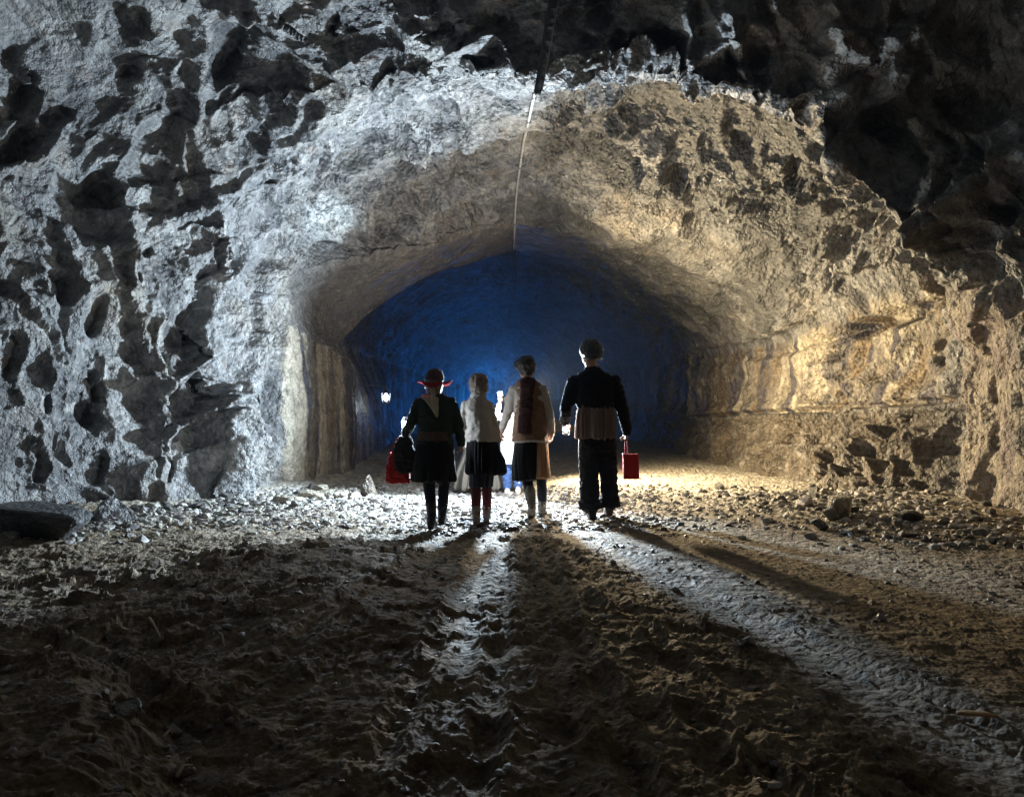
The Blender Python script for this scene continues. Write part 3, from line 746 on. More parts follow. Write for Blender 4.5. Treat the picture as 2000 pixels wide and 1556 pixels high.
PALEBOOT = simple('muddy boot leather', (.19, .165, .14), .6, .5, 25, .5); TRAINER = simple('white trainers', (.6, .58, .55), .6, .2, 30)
REDFELT = cloth('red felt', (.26, .012, .015), .25, 50); HAIR_D = simple('dark hair', (.018, .013, .010), .45, .6, 90, .9, 0, .5, 0, (1, 1, .25))
HAIR_B = simple('fair hair', (.20, .15, .11), .5, .5, 90, .9, 0, .5, 0, (1, 1, .2)); RED = simple('red plastic', (.36, .008, .010), .45, .15, 20, .15); KERCHIEF = cloth('pale kerchief', (.42, .37, .29), .2, 60)
HATCROWN = cloth('brown felt', (.09, .05, .045), .3, 50); METAL = simple('lamp metal', (.25, .25, .26), .35, .3, 40, 0, .9); GLOW = emit('lamp glow', (.75, .88, 1.0), 60.0)
DARKBAG = cloth('dark bag cloth', (.03, .028, .026), .5, 40)
X3 = np.array((1.0, 0, 0)); Y3 = np.array((0, 1.0, 0)); Z3 = np.array((0, 0, 1.0))

def sleeve(S, f, pts, rad):
    S.limb([f.J(*p) for p in pts], rad)

# --- woman in the red brimmed hat
f1 = Figure('person in dark green jacket, black skirt and red brimmed hat with bags on one arm', 851, 1029)
f1.body((849, 775), ((822, 788), (882, 788)), ((838, 870), (864, 870)),
        ([(838, 942, .02), (843, 1008, -.02), (843, 1020, .06)], [(867, 942, .06), (862, 1006, .10), (862, 1018, .18)]),
        ([(803, 828, -.03), (787, 848, .16)], [(896, 832, .0), (900, 862, .06)]), (849, 748), .107,
        hands=(((787, 848, .16), (-.25, .8, .35), (.6, .2, -.3), (0, 0, 1), .8, .85), ((900, 862, .06), (0, .15, -1), (-1, .3, 0), (0, 1, 0), .45, .85)))
S = Solid()
S.loft([f1.ring(850, 868, 37, .150), f1.ring(850, 856, 35, .145), f1.ring(851, 838, 34, .135), f1.ring(851, 815, 37, .135), f1.ring(851, 798, 41, .125), f1.ring(851, 785, 39, .105), f1.ring(850, 775, 25, .085), f1.ring(849, 768, 14, .072)], 28)
sleeve(S, f1, [(820, 787), (803, 826, -.03), (789, 846, .13)], [.062, .052, .043]); sleeve(S, f1, [(881, 787), (896, 830), (900, 866, .05)], [.062, .052, .042])
S.build('jacket', DARKGREEN, f1.root, .009, 3, creases(.012, 3))
S = Solid(); S.loft([f1.ring(850, 860, 35.5, .153), f1.ring(850, 842, 34.5, .143)], 28).build('waistband', cloth('brown waistband', (.09, .06, .05)), f1.root, .007, 1, creases(.004, 8))
S = Solid(); S.loft([f1.ring(848, 938, 44, .20, .02), f1.ring(848, 915, 42, .19), f1.ring(849, 885, 39, .17), f1.ring(850, 858, 35, .145)], 36).build('skirt', BLACKC, f1.root, .009, 2, folds(.035, 30, 4, .7, .35))
S = Solid(); S.limb([f1.J(839, 925, .02), f1.J(838, 945, .02), f1.J(844, 1006, -.02)], [.066, .058, .044]); S.limb([f1.J(866, 925, .03), f1.J(867, 945, .06), f1.J(862, 1004, .1)], [.066, .058, .044])
S.build('leggings', NAVY, f1.root, .008, 2, creases(.006, 5))
f1.boot((843, 1006, -.02), (843, 1031), .045, (843, 985, -.015), mat=LEATHER); f1.boot((862, 1004, .10), (862, 1026), .045, (863, 983, .09), mat=LEATHER)
hc = f1.J(849, 748)
S = Solid(); S.ball(hc + np.array((0, -.005, .012)), (.088, .104, .108)); S.loft([(hc + np.array((0, -.02, -.11)), X3 * .062, Y3 * .07), (hc + np.array((0, -.025, -.03)), X3 * .085, Y3 * .095)], 20)
S.build('hair', HAIR_B, f1.root, .007, 1, lambda co: .006 * ridged(co * np.array((26, 26, 5)), 3) - .004, strands=900)
S = Solid()
S.loft([f1.ring(849, 749, 17.5, .105), f1.ring(849, 735, 17.8, .108), f1.ring(849, 725, 15, .09), f1.ring(849, 720, 9, .05)], 26)
hat = S.build('hat', HATCROWN, f1.root, .006, 2, creases(.005, 13))
S = Solid()                                                   # brim turned down front and back, standing out to both sides
rings = []
for k in range(9):
    t = k / 8
    rings.append(t)
vs, fs = [], []
n = 48
for i, t in enumerate((0, .35, .7, 1.0, 1.0, .7, .35, 0)):
    top = i < 4
    for k in range(n):
        a = 2 * math.pi * k / n
        rx = .086 + t * (.078 + .012 * math.sin(3 * a)); ry = .102 + t * .055
        z = hc[2] + .002 + (.008 if top else 0) - t * t * .03 * math.sin(a) ** 2 + t * .012 * math.cos(2 * a) + .008 * t * math.sin(5 * a + 1)
        vs.append((hc[0] + rx * math.cos(a), hc[1] + ry * math.sin(a), z))
for i in range(8):
    for k in range(n): fs.append([i * n + k, i * n + (k + 1) % n, ((i + 1) % 8) * n + (k + 1) % n, ((i + 1) % 8) * n + k])
me = bpy.data.meshes.new('brim'); me.from_pydata(vs, [], fs); me.update(); me.materials.append(REDFELT); me.shade_smooth()
bm = bmesh.new(); bm.from_mesh(me); bmesh.ops.recalc_face_normals(bm, faces=bm.faces); bm.to_mesh(me); bm.free()
br = bpy.data.objects.new('brim', me); COL.objects.link(br); br.parent = hat
S = Solid(); b0 = -.115                                        # kerchief over the shoulders, its point and tails hanging down the back
S.loft([(f1.J(834, 771, -.03), X3 * .05, Y3 * .05), (f1.J(842, 776, -.09), X3 * .085, Y3 * .028), (f1.J(848, 786, -.13), X3 * .055, Y3 * .016), (f1.J(853, 800, -.147), X3 * .034, Y3 * .012), (f1.J(857, 815, -.146), X3 * .008, Y3 * .006)], 20)
S.limb([f1.J(846, 757, -.11), f1.J(849, 775, -.14), f1.J(854, 805, -.16)], [.02, .024, .014])
S.build('kerchief', KERCHIEF, f1.root, .006, 2, creases(.008, 23, 16))

# --- short fair-haired one in the cream sweater
f2 = Figure('person with short fair hair in a cream high-necked sweater and dark skirt', 939, 1020)
f2.body((934, 774), ((911, 791), (954, 791)), ((928, 872), (950, 872)),
        ([(929, 948, .02), (931, 1000, -.05), (931, 1012, .02)], [(951, 948, .05), (950, 998, .10), (950, 1010, .18)]),
        ([(900, 830), (904, 858, .05)], [(963, 826, .02), (972, 849, .05)]), (934, 749), .098, look=(-.25, 1, 0),
        hands=(((904, 858, .05), (0, .15, -1), (1, .3, 0), (0, 1, 0), .45, .75), ((972, 849, .05), (.15, .2, -1), (-.4, -1, 0), (-1, 0, 0), .9, .75)))
S = Solid()
S.loft([f2.ring(944, 862, 34, .145), f2.ring(942, 850, 33, .14), f2.ring(937, 828, 27, .13), f2.ring(934, 805, 27, .125), f2.ring(932, 790, 27, .105), f2.ring(932, 781, 20, .09), f2.ring(933, 776, 15, .085)], 28)
sleeve(S, f2, [(911, 791), (902, 828), (904, 854, .04)], [.055, .046, .036]); sleeve(S, f2, [(953, 791), (963, 825, .02), (971, 845, .05)], [.055, .046, .036])
sw = S.build('sweater', CREAM, f2.root, .009, 3, creases(.010, 33))
S = Solid()
for z, r in ((777, .086), (772, .082), (767, .074)): S.loft([f2.ring(934, z + 3.5, r / f2.s * .9, r * .95), f2.ring(934, z, r / f2.s, r), f2.ring(934, z - 3, r / f2.s * .9, r * .95)], 24)
S.build('collar', CREAM, sw, .006, 2, creases(.008, 41, 14))
S = Solid(); S.loft([f2.ring(949, 922, 36, .17, .02), f2.ring(948, 900, 35, .165), f2.ring(943, 878, 31, .155), f2.ring(941, 856, 29, .14)], 32).build('skirt', BLACKC, f2.root, .009, 2, folds(.040, 44, 14, .95, .4))
S = Solid(); S.loft([f2.ring(939, 950, 23, .13, .03), f2.ring(941, 920, 25, .14, .02), f2.ring(942, 900, 25, .14)], 26).build('underskirt', NAVY, f2.root, .008, 2, folds(.012, 24, 3, .7, .3))
S = Solid(); S.limb([f2.J(929, 935, .02), f2.J(929, 948, .02), f2.J(931, 1002, -.05)], [.056, .053, .042]); S.limb([f2.J(951, 935, .04), f2.J(951, 948, .05), f2.J(950, 1000, .1)], [.056, .053, .042])
S.build('stockings', MAROON, f2.root, .008, 2, creases(.006, 51))
f2.boot((931, 1000, -.05), (931, 1022), .043, (931, 990, -.04), mat=PALEBOOT); f2.boot((950, 998, .10), (950, 1017), .043, (950, 988, .09), mat=PALEBOOT)
hc = f2.J(935, 748)
S = Solid(); S.ball(hc + np.array((0, -.008, .010)), (.098, .108, .094)); S.loft([(hc + np.array((.008, -.03, -.095)), X3 * .078, Y3 * .07), (hc + np.array((.004, -.025, -.05)), X3 * .092, Y3 * .088), (hc + np.array((0, -.02, .0)), X3 * .088, Y3 * .095)], 22)
S.build('hair', HAIR_B, f2.root, .006, 1, lambda co: .020 * ridged(co * np.array((20, 20, 6)) + 3, 3) - .013, strands=900)

# --- one in the brown fleece waistcoat
f3 = Figure('person with short dark hair in a brown fleece waistcoat over cream sleeves', 1043, 1009)
f3.body((1029, 741), ((1006, 760), (1058, 760)), ((1026, 868), (1054, 868)),
        ([(1029, 935, .06), (1038, 985, -.16), (1039, 998, -.10)], [(1058, 935, .06), (1060, 984, .12), (1060, 996, .20)]),
        ([(989, 812, .0), (977, 848, .05)], [(1073, 815, .0), (1078, 850, .04)]), (1027, 719), .112, look=(-.45, 1, -.1),
        hands=(((977, 846, .05), (-.1, .2, -1), (.4, 1, 0), (1, 0, 0), .9, .8), ((1078, 846, .04), (-.05, .25, -1), (-1, .2, 0), (0, 1, 0), .5, .9)))
S = Solid()
S.loft([f3.ring(1034, 805, 30, .12), f3.ring(1032, 775, 31, .12), f3.ring(1031, 757, 30, .09), f3.ring(1030, 748, 16, .07)], 24)
sleeve(S, f3, [(1004, 762), (990, 811), (979, 842, .05)], [.058, .05, .034]); sleeve(S, f3, [(1060, 762), (1073, 813), (1078, 844, .04)], [.058, .05, .036])
S.build('shirt', CREAM, f3.root, .009, 3, creases(.009, 63))
S = Solid(); S.loft([f3.ring(1036, 862, 37, .165), f3.ring(1036, 845, 35, .16), f3.ring(1035, 815, 31, .15), f3.ring(1034, 785, 29, .14), f3.ring(1032, 762, 28, .12), f3.ring(1031, 749, 25, .10), f3.ring(1030, 740, 15, .085)], 30)
vest = S.build('waistcoat', BROWN, f3.root, .009, 3, creases(.014, 71))
S = Solid()                                                   # white fleece showing along the hem
R_ = []
for k in range(40):
    a = 2 * math.pi * k / 39; c = f3.J(1038, 861 + .0); R_.append(c + np.array((math.cos(a) * 35.5 * f3.s, math.sin(a) * .170, .006 * math.sin(3 * a))))
S.limb(R_, [.012] * 40, 8); S.build('fleece_trim', CREAM, vest, .006, 1, creases(.006, 75, 20))
S = Solid(); S.loft([f3.ring(1024, 846, 14, .03, -.150), f3.ring(1026, 800, 13, .03, -.148), f3.ring(1029, 765, 13, .028, -.125), f3.ring(1030, 748, 15, .03, -.095), f3.ring(1030, 738, 13, .03, -.07)], 20)
S.build('hood', cloth('dark plum hood', (.045, .022, .024), .5, 40), f3.root, .007, 2, creases(.014, 83))
S = Solid(); S.loft([f3.ring(1027, 935, 24, .165, .02), f3.ring(1027, 900, 25, .16), f3.ring(1030, 856, 25, .14)], 30).build('skirt', BLACKC, f3.root, .009, 2, folds(.018, 40, 24, 1.0, .4))
S = Solid(); S.loft([f3.ring(1057, 931, 16, .15, .01), f3.ring(1056, 900, 15.5, .15), f3.ring(1055, 856, 14, .13)], 26).build('apron', APRON, f3.root, .008, 2, folds(.022, 40, 34, 1.0, .4))
S = Solid(); S.limb([f3.J(1029, 915, .05), f3.J(1030, 938, .06), f3.J(1037, 975, -.12)], [.06, .055, .05]); S.limb([f3.J(1058, 915, .05), f3.J(1058, 938, .06), f3.J(1060, 975, .1)], [.06, .055, .05])
S.build('leggings', NAVY, f3.root, .008, 2, creases(.006, 85))
f3.boot((1038, 984, -.16), (1038, 1012), .048, (1035, 955, -.06), heel_up=.55, mat=PALEBOOT); f3.boot((1060, 984, .12), (1060, 1004), .048, (1059, 955, .09), mat=PALEBOOT)
hc = f3.J(1027, 717)
S = Solid(); S.ball(hc + np.array((.005, -.012, .022)), (.097, .112, .105)); S.loft([(hc + np.array((.012, -.04, -.085)), X3 * .055, Y3 * .06), (hc + np.array((.008, -.03, -.03)), X3 * .09, Y3 * .09)], 22); S.ball(hc + np.array((-.075, .05, .03)), (.05, .06, .05))
S.build('hair', HAIR_D, f3.root, .006, 1, lambda co: .022 * ridged(co * np.array((18, 18, 9)) + 13, 3) - .014, strands=900)

# --- tall man in the black jacket
f4 = Figure('tall person in a black jacket over a taupe shirt and wide black trousers', 1170, 1010)
f4.body((1157, 722), ((1124, 743), (1196, 743)), ((1146, 858), (1184, 858)),
        ([(1150, 935, .03), (1153, 990, -.05), (1153, 1002, .03)], [(1190, 935, .05), (1192, 988, .08), (1192, 1000, .16)]),
        ([(1106, 797, -.02), (1105, 825, .14)], [(1215, 800, -.01), (1225, 843, .04)]), (1151, 690), .122, look=(-.6, 1, -.12),
        hands=(((1105, 824, .14), (.1, .5, -.7), (.5, .2, -.2), (0, 1, .3), 1.0, .95), ((1225, 842, .04), (-.1, .1, -1), (-1, .1, 0), (0, 1, 0), .9, .95)))
S = Solid()
S.loft([f4.ring(1163, 797, 37, .165), f4.ring(1162, 780, 38, .165), f4.ring(1161, 758, 41, .155), f4.ring(1160, 742, 42, .125), f4.ring(1159, 732, 34, .105), f4.ring(1158, 723, 18, .09), f4.ring(1157, 716, 14, .08)], 30)
sleeve(S, f4, [(1122, 745), (1106, 796, -.02), (1105, 822, .12)], [.078, .066, .053]); sleeve(S, f4, [(1199, 745), (1216, 799, -.01), (1226, 842, .04)], [.078, .066, .052])
S.build('jacket', BLACKJ, f4.root, .010, 3, creases(.014, 93))
S = Solid(); S.loft([f4.ring(1163, 854, 38, .18, 0), f4.ring(1163, 835, 38, .185), f4.ring(1163, 810, 37, .175), f4.ring(1163, 788, 34, .15)], 34).build('shirt_tail', TAUPE, f4.root, .009, 2, folds(.030, 60, 44, 1.5, .9, .006))
S = Solid()
S.limb([f4.J(1150, 858), f4.J(1150, 930, .03), f4.J(1152, 985, -.04)], [.105, .100, .098]); S.limb([f4.J(1183, 858), f4.J(1190, 930, .05), f4.J(1193, 983, .07)], [.105, .090, .090])
S.loft([f4.ring(1166, 880, 37, .13), f4.ring(1165, 850, 36, .14)], 26)
S.loft([f4.ring(1153, 992, 23, .125, -.03), f4.ring(1151, 975, 22, .11, -.02)], 22); S.loft([f4.ring(1194, 990, 21, .115, .07), f4.ring(1192, 973, 19, .10, .07)], 22)
S.build('trousers', BLACKC, f4.root, .010, 2, creases(.018, 103, 7))
f4.boot((1155, 992, -.05), (1155, 1014), .05, (1155, 985, -.04), mat=LEATHER); f4.boot((1191, 988, .08), (1191, 1008), .05, (1191, 981, .08), mat=BROWNLEATHER)
hc = f4.J(1153, 687)
S = Solid(); S.ball(hc + np.array((.004, -.012, .020)), (.116, .122, .118)); S.loft([(hc + np.array((.02, -.06, -.08)), X3 * .08, Y3 * .06), (hc + np.array((.012, -.045, -.02)), X3 * .104, Y3 * .095), (hc + np.array((.004, -.02, .02)), X3 * .112, Y3 * .11)], 22)
S.build('hair', HAIR_D, f4.root, .007, 1, lambda co: .020 * (ridged(co * 17 + 3, 3) - .55), strands=900)

# --- child in the white coat, facing the camera, lit full on
f5 = Figure('small person in a white coat and blue jeans standing between the walkers, facing them', 998, 963, -1, 10.72)
f5.body((997, 803), ((982, 812), (1012, 812)), ((990, 872), (1006, 872)),
        ([(990, 918, .02), (991, 950, 0), (991, 956, .05)], [(1010, 918, .02), (1012, 950, .04), (1012, 955, .1)]),
        ([(970, 815, .06), (976, 785, .10)], [(1018, 840), (1019, 864, .04)]), (997, 785), .105,
        hands=(((976, 785, .10), (0, -.35, 1), (0, -1, 0), (1, 0, 0), 1.0, .75), ((1019, 864, .04), (0, .15, -1), (-1, .2, 0), (0, 1, 0), .4, .75)))
S = Solid(); S.loft([f5.ring(996, 905, 20, .15), f5.ring(996, 870, 19, .14), f5.ring(997, 840, 18, .13), f5.ring(997, 820, 20, .12), f5.ring(997, 809, 17, .1), f5.ring(997, 803, 9, .07)], 26)
sleeve(S, f5, [(981, 813), (970, 814, .06), (975, 790, .09)], [.05, .046, .04]); sleeve(S, f5, [(1013, 813), (1018, 838), (1019, 860, .04)], [.05, .046, .04])
S.build('coat', WHITE, f5.root, .009, 3, creases(.010, 113))
S = Solid(); S.limb([f5.J(990, 880), f5.J(990, 918, .02), f5.J(991, 950)], [.075, .066, .06]); S.limb([f5.J(1006, 880), f5.J(1010, 918, .02), f5.J(1012, 948, .03)], [.075, .066, .06]); S.build('jeans', DENIM, f5.root, .009, 2, creases(.010, 121))
f5.boot((991, 950, 0), (991, 964), .042, mat=TRAINER, name='shoe'); f5.boot((1012, 950, .04), (1012, 962), .042, mat=TRAINER, name='shoe')
hc = f5.J(997, 783)
S = Solid(); S.ball(hc + np.array((0, .02, .03)), (.085, .09, .085)); S.build('hair', HAIR_B, f5.root, .007, 1, lambda co: .008 * ridged(co * 20, 3) - .004, strands=900)

# --- one in the long grey skirt, mostly hidden
f6 = Figure('person in a pale top and long grey skirt, mostly hidden behind the walkers', 936, 957, 1, 11.0)
f6.body((930, 798), ((908, 808), (952, 808)), ((926, 880), (946, 880)),
        ([(926, 920, .02), (927, 946, 0), (927, 950, .05)], [(946, 920, .02), (946, 946, .04), (946, 950, .1)]),
        ([(902, 842), (905, 868, .05)], [(957, 842), (956, 868, .05)]), (930, 779), .105,
        hands=(((905, 868, .05), (0, .15, -1), (1, .2, 0), (0, 1, 0), .4, .75), ((956, 868, .05), (0, .15, -1), (-1, .2, 0), (0, 1, 0), .4, .75)))
S = Solid(); S.loft([f6.ring(934, 880, 27, .15), f6.ring(931, 840, 24, .14), f6.ring(930, 812, 26, .12), f6.ring(930, 803, 18, .1), f6.ring(930, 797, 9, .07)], 26)
sleeve(S, f6, [(907, 809), (902, 840), (905, 864, .04)], [.055, .05, .04]); sleeve(S, f6, [(953, 809), (957, 840), (956, 864, .04)], [.055, .05, .04])
S.build('top', WHITE, f6.root, .010, 3, creases(.010, 133))
S = Solid(); S.loft([f6.ring(937, 951, 49, .30), f6.ring(936, 915, 43, .25), f6.ring(934, 872, 27, .15)], 36).build('skirt', GREYW, f6.root, .010, 2, folds(.05, 40, 54, .7, .1))
f6.boot((926, 948, 0), (926, 959), .042, mat=LEATHER, name='shoe'); f6.boot((946, 948, .04), (946, 958), .042, mat=LEATHER, name='shoe')
hc = f6.J(930, 779)
S = Solid(); S.ball(hc + np.array((0, -.01, .02)), (.088, .1, .1)); S.build('hair', HAIR_D, f6.root, .007, 1, lambda co: .008 * ridged(co * 20, 3) - .004, strands=900)
# ------------------------------------------------------------------ bags, lamps
def thing(name, loc, label, cat, group=None):
    o = bpy.data.objects.new(name, None); COL.objects.link(o); o.location = loc; o.empty_display_size = .1
    return tag(o, label, cat, group)
def at(f, px, py, y=0.0): return np.array(f.root.location) + f.J(px, py, y)
def rect(c, hx, hy, e=.35): return (c, X3 * hx, Y3 * hy, e)
# red tote below the first woman's arm
b = at(f1, 776, 914, .05); t = thing('tote_bag', b, 'glossy red tote bag hanging low under the dark cloth bag', 'bag')
S = Solid(); S.loft([rect((0, 0, -.148), .112, .05), rect((0, 0, -.14), .120, .062), rect((.0, 0, 0), .112, .066), rect((.008, 0, .12), .092, .05), rect((.01, 0, .15), .088, .035)], 36); S.build('bag_body', RED, t, .006, 2, creases(.010, 5, 8))
for k in (-1, 1):
    S = Solid(); S.limb([(-.05, .035 * k, .14), (-.03, .03 * k, .24), (.01, .02 * k, .29), (.04, .03 * k, .24), (.06, .035 * k, .14)], [.007] * 5, 8); S.build('handle', RED, t, .004, 1)
b = at(f1, 791, 885, .03); t = thing('shoulder_bag', b, 'slouching black cloth bag over the forearm of the woman in the red hat', 'bag')
S = Solid(); S.loft([rect((.0, -.01, -.19), .075, .05, .6), rect((.0, 0, -.15), .105, .075, .6), rect((-.01, 0, 0), .105, .08, .6), rect((-.005, 0, .10), .085, .06, .6), rect((.0, 0, .165), .05, .03, .6)], 30); S.build('bag_body', DARKBAG, t, .007, 3, creases(.02, 55, 6))
S = Solid(); S.limb([(-.03, .0, .13), (-.02, .03, .22), (.02, .06, .24), (.03, .02, .14)], [.012] * 4, 8); S.build('strap', DARKBAG, t, .005, 1)
# red box bag in the man's hand
b = at(f4, 1233, 911, .05); t = thing('gift_bag', b, 'stiff red box bag held by its strap at the side of the tall man', 'bag')
S = Solid(); S.loft([rect((.004, 0, -.131), .082, .045, .2), rect((.002, 0, -.06), .083, .048, .2), rect((0, 0, .06), .081, .048, .2), rect((-.004, 0, .130), .083, .046, .2)], 40); S.build('bag_body', RED, t, .005, 1, creases(.004, 15, 9))
S = Solid(); S.limb([(-.055, .0, .12), (-.06, 0, .2), (-.052, 0, .30), (-.044, 0, .325), (-.038, 0, .30), (-.03, 0, .2), (-.03, 0, .12)], [.006] * 7, 8); S.build('strap', simple('red strap', (.45, .03, .05), .5, .1, 30), t, .0035, 1)

def lantern(loc, label, k=1.0, bail=True, group='lit lanterns'):
    t = thing('lantern', loc, label, 'lantern', group)
    S = Solid(); S.ball((0, 0, 0), (.026 * k, .026 * k, .036 * k)); S.build('lamp_glass', GLOW, t, .004 * k, 1)
    S = Solid(); S.loft([((0, 0, -.062 * k), X3 * .036 * k, Y3 * .036 * k), ((0, 0, -.04 * k), X3 * .034 * k, Y3 * .034 * k)], 20); S.build('base', METAL, t, .004 * k, 1)
    S = Solid(); S.loft([((0, 0, .038 * k), X3 * .034 * k, Y3 * .034 * k), ((0, 0, .06 * k), X3 * .015 * k, Y3 * .015 * k), ((0, 0, .07 * k), X3 * .012 * k, Y3 * .012 * k)], 20); S.build('cap', METAL, t, .004 * k, 1)
    if bail:
        S = Solid(); S.limb([(-.036 * k, 0, -.04 * k), (-.042 * k, 0, .03 * k), (-.02 * k, 0, .085 * k), (.02 * k, 0, .085 * k), (.042 * k, 0, .03 * k), (.036 * k, 0, -.04 * k)], [.0035 * k] * 6, 8); S.build('bail_handle', METAL, t, .0025 * k, 1)
    return t
lantern(at(f4, 1108, 838, .17), 'small lit lantern hanging from the left hand of the tall man', 1.0)
lantern(at(f1, 785, 829, .22), 'small lit lantern held up by the woman in the red hat', .8)
t = lantern(np.array(P(754, 776, 16.5)), 'lit lantern hung on the dark left wall beyond the walkers', 2.2)
S = Solid(); S.limb([(0, 0, .19), (0, 0, .24), (-.12, .02, .27), (-.55, .05, .25)], [.012] * 4, 8); S.build('bracket', METAL, t, .008, 1)
# work lamp in the child's hand: what lights the whole chamber
t = thing('work_lamp', tuple(at(f5, 977, 769, .12)), 'bright work lamp held up by the small person in the white coat', 'lamp')
S = Solid(); S.loft([rect((0, 0, -.03), .04, .02, .3), rect((0, 0, .03), .04, .02, .3)], 30); S.build('housing', METAL, t, .005, 1)
S = Solid(); S.loft([rect((0, -.024, -.024), .033, .006, .3), rect((0, -.024, .024), .033, .006, .3)], 30); S.build('lamp_glass', GLOW, t, .004, 0)
S = Solid(); S.limb([(-.03, .015, -.03), (-.02, .015, -.08), (.02, .015, -.08), (.03, .015, -.03)], [.008] * 4, 8); S.build('handle', METAL, t, .004, 1)

# ------------------------------------------------------------------ cable slung along the crown of the roof
roof = POS.reshape(NR, NCOL, 3); ca = int(np.searchsorted(tcol, 5.0))
pts = []
for i in range(0, NR, 16):
    if 3.05 < tr[i] < 9.6:
        near_ = roof[max(i - 3, 0):i + 4, ca - 2:ca + 3].reshape(-1, 3)
        pts.append(np.array((roof[i, ca, 0], roof[i, ca, 1], near_[:, 2].min() - .015)))
pts = np.array(pts); sm = pts.copy()
for _ in range(3): sm[1:-1] = (sm[:-2] + sm[1:-1] * 2 + sm[2:]) / 4
cb = thing('cable', sm[0], 'thick cable slung along the crown of the rock roof', 'cable')
S = Solid(); S.limb([p - sm[0] for p in sm], [.019] * len(sm), 10); S.build('sheath', simple('cable sheath', (.36, .35, .33), .6, .4, 14, .3), cb, .010, 1)
for i in range(2, len(sm) - 1, 4):
    S = Solid(); p = sm[i] - sm[0]; S.ball(p, (.035, .025, .035), seg=12); S.limb([p, p + np.array((0, 0, .14))], [.012, .012], 8); S.build('clamp', METAL, cb, .008, 0)

hp = np.array([P(1096, -100, 7.3), P(1081, 0, 7.5), P(1066, 90, 7.75), P(1050, 178, 8.0)])
pp = thing('hose', hp[0], 'thick black hose hanging down in front of the bright roof edge', 'hose')
S = Solid(); S.limb([p - hp[0] for p in hp], [.05, .05, .048, .04], 12); S.build('tube', simple('black rubber', (.012, .012, .012), .6, .3, 20, .2), pp, .012, 1, creases(.004, 3, 6))
S = Solid(); S.limb([(.045, -.01, 0)] + [p - hp[0] + np.array((.045, -.02, 0)) for p in hp[1:]], [.008] * 4, 8); S.build('tie_wire', METAL, pp, .006, 0)

# ------------------------------------------------------------------ boulders and single stones
def rock_ob(name, seed, loc, size, rot, label, cat='boulder', group=None, sub=4, facets=9, col=(.27, .255, .23), rough_=.05, boxy=1.0, taper=0.0):
    v, f = stone_mesh(seed, sub, 1.0, facets, .55 if boxy != 1 else .3, .95 if boxy != 1 else .65, boxy)
    if taper: v[:, :2] *= (1 - taper * (v[:, 2:] + 1) / 2)
    v = v / np.abs(v).max(0)
    q = v.astype(np.float32)
    n = v / (np.linalg.norm(v, axis=1)[:, None] + 1e-9)
    if sub >= 3: v = v + n * (rough_ * (1.2 * fbm(q * 1.6 + seed, 4) + .5 * blocks(q * 3 + seed)[0]))[:, None]
    v = v * np.array(size)
    o = np_mesh(name, v, f, ROCK, smooth=sub >= 3)
    c = np.array(col) * (1 + .5 * fbm(q * 2.5 + seed, 3))[:, None]
    set_color(o.data, 'tint', np.clip(c * .7, .02, .7))
    o.location = loc; o.rotation_euler = rot
    return tag(o, label, cat, group)
def on_ground(px, py, dz=0.0):
    x, y = gp(px, py); return (x, y, float(ground_h(np.array([x]), np.array([y]), False)[0]) + dz)
def R3(a, b_=0, c=0): return (math.radians(b_), math.radians(c), math.radians(a))
rock_ob('boulder', 5, (-3.92, 6.42, .14), (.48, .26, .19), R3(-8, 4, 3), 'long dark slab boulder at the foot of the left wall', sub=5, facets=5, boxy=.35, col=(.10, .10, .10))
rock_ob('boulder', 23, (-3.86, 7.45, .10), (.27, .22, .17), R3(30, 10, -12), 'wedge shaped boulder with a pale face behind the long slab', sub=5, facets=5, boxy=.4, taper=.75, col=(.36, .36, .36))
rock_ob('boulder', 41, on_ground(1640, 1008, .09), (.17, .13, .13), R3(20), 'pale rounded boulder on the gravel below the right bench', sub=5, facets=6, boxy=.5, col=(.36, .33, .26))
rock_ob('boulder', 43, on_ground(718, 962, .10), (.16, .14, .20), R3(10, 6, 4), 'pointed brown boulder beside the smooth left wall', sub=5, facets=5, boxy=.5, taper=.85, col=(.12, .09, .06))
for i, (px, py, w, h) in enumerate(((660, 968, .26, .06), (608, 975, .15, .08), (570, 982, .20, .05), (692, 975, .12, .06), (632, 958, .14, .09))):
    rock_ob('flat_stone', 61 + i, on_ground(px, py, h * .6), (w, w * .7, h), R3(i * 37, 6 * (i % 3 - 1), 5), ['broad pale slab stone below the smooth left wall', 'low square stone left of the broad pale slab', 'thin flat stone at the corner of the rough left wall', 'small flat stone right of the broad pale slab', 'tilted stone wedged against the smooth left wall'][i], 'stone', sub=4, facets=6, boxy=.4, col=(.38, .33, .25))
rr = np.random.default_rng(5)
protos = [rock_ob('stone', 80 + i, (0, 0, -5), (1, 1, 1), (0, 0, 0), 'loose angular stone lying on the gravel along the tunnel side', 'stone', 'loose stones along the tunnel sides', sub=3, facets=8) for i in range(6)]
cnt = 0
for i in range(84):
    if i % 3: x, y = 4.0 + rr.normal(0, .55), rr.uniform(6.4, 11.5)
    else: y = rr.uniform(6.8, 11); x = -4.6 + (y - 6.2) * .36 + abs(rr.normal(0, .35))
    s = rr.gamma(2.5, .016) + .025
    o = protos[i] if i < 6 else protos[rr.integers(6)].copy()
    if i >= 6: COL.objects.link(o)
    o.scale = (s, s * rr.uniform(.6, 1), s * rr.uniform(.45, .8)); o.rotation_euler = (rr.uniform(-.3, .3), rr.uniform(-.3, .3), rr.uniform(0, 6.28))
    o.location = (x, y, float(ground_h(np.array([x]), np.array([y]), False)[0]) + s * .3)
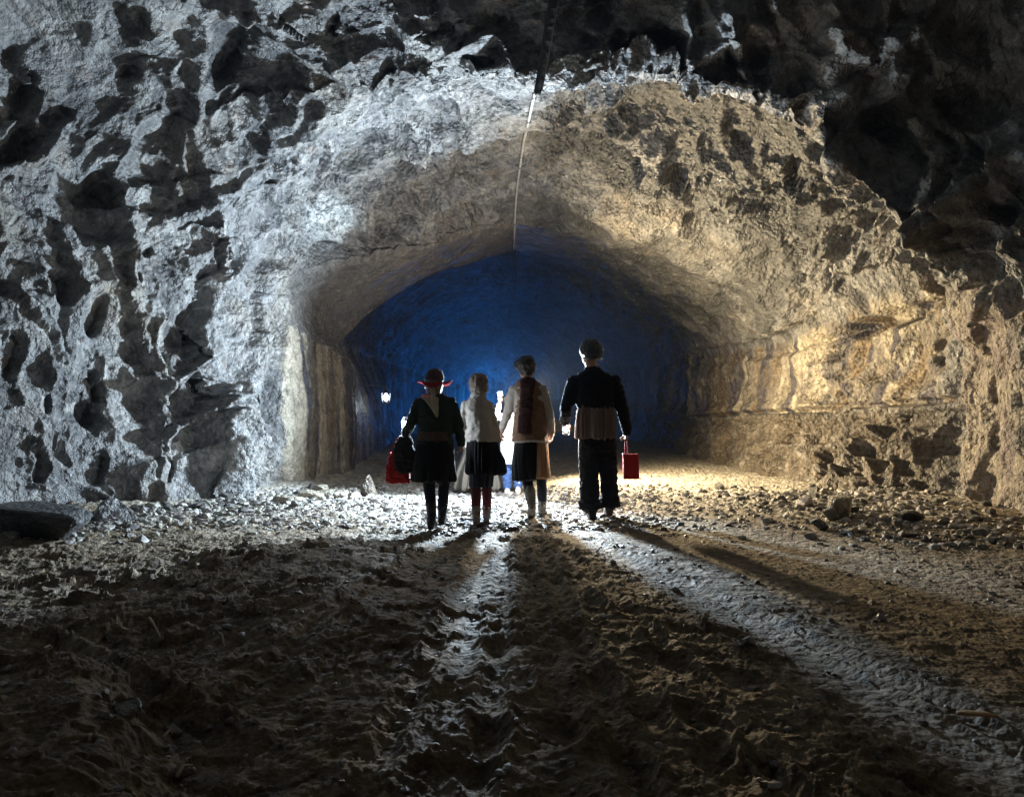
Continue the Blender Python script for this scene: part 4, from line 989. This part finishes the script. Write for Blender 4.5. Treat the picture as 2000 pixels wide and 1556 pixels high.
for px, py, s, lab in ((245, 1475, .045, 'rounded grey stone on the near left bank'), (342, 1428, .028, 'small pale stone above the near left bank'), (362, 1522, .035, 'dark stone beside the twig at the bottom edge'), (368, 1448, .022, 'tiny flat stone below the small pale one'), (1210, 1068, .03, 'white stone alone on the trodden mud')):
    rock_ob('stone', int(px), on_ground(px, py, s * .5), (s * 1.3, s, s * .8), R3(px), lab, 'stone', sub=3, facets=6)
TW = simple('dry wood', (.34, .28, .19), .8, .4, 60, .5)
def twig(pxs, r, label, mat=TW, name='twig', cat='twig'):
    p3 = [np.array(on_ground(*p, .03 + r)) + np.array((0, 0, .02 * (i % 2))) for i, p in enumerate(pxs)]
    t0 = p3[0]
    S = Solid(); S.limb([p - t0 for p in p3], list(np.linspace(r, r * .5, len(p3))), 8)
    o = S.build(name, mat, None, max(.003, r * .5), 1); o.location = t0
    tag(o, label, cat)
twig([(294, 1228), (302, 1246), (316, 1264)], .008, 'thin pale twig standing out on the dark mud left of the track')
twig([(90, 1374), (100, 1360), (114, 1346)], .006, 'short twig at the far left above the bank')
twig([(262, 1470), (272, 1450), (286, 1430)], .006, 'bent twig beside the rounded grey stone')
twig([(350, 1545), (362, 1532), (378, 1514)], .007, 'pale split twig at the bottom edge of the bank')
twig([(322, 1478), (334, 1468), (340, 1456)], .006, 'curved twig between the bent one and the bottom edge')
twig([(430, 1258), (436, 1268), (440, 1280)], .006, 'short upright twig on the muck heap')
v = np.array(on_ground(1904, 1408, .02))
S = Solid(); S.loft([((-.07, 0, 0), Y3 * .008, Z3 * .005), ((-.03, .004, .003), Y3 * .022, Z3 * .007), ((.04, .002, .004), Y3 * .02, Z3 * .007), ((.072, -.004, .002), Y3 * .007, Z3 * .004)], 14)
o = S.build('wood_chip', simple('fresh wood', (.42, .24, .11), .7, .3, 40, .3, stretch=(1, 6, 6)), None, .003, 1); o.location = v; o.rotation_euler = (0, .05, -.1); tag(o, 'orange brown wood chip on the trodden mud at the right', 'wood chip')
# ------------------------------------------------------------------ haze
m = bpy.data.materials.new('haze'); m.use_nodes = True
nt = m.node_tree; nt.nodes.clear()
out = nt.nodes.new('ShaderNodeOutputMaterial'); pv = nt.nodes.new('ShaderNodeVolumePrincipled')
pv.inputs['Color'].default_value = (.52, .70, 1.0, 1); pv.inputs['Density'].default_value = 0.0004; pv.inputs['Anisotropy'].default_value = 0.2
nt.links.new(pv.outputs[0], out.inputs['Volume'])
bm = bmesh.new(); bmesh.ops.create_cube(bm, size=1.0)
for v in bm.verts: v.co = Vector((v.co.x * 30 - 2, v.co.y * 46 + 18, v.co.z * 11 + 4.0))
me = bpy.data.meshes.new('haze'); bm.to_mesh(me); bm.free(); me.materials.append(m)
hz_o = bpy.data.objects.new('haze', me); COL.objects.link(hz_o)
tag(hz_o, 'thin damp haze hanging in the tunnel', 'haze', kind='stuff')
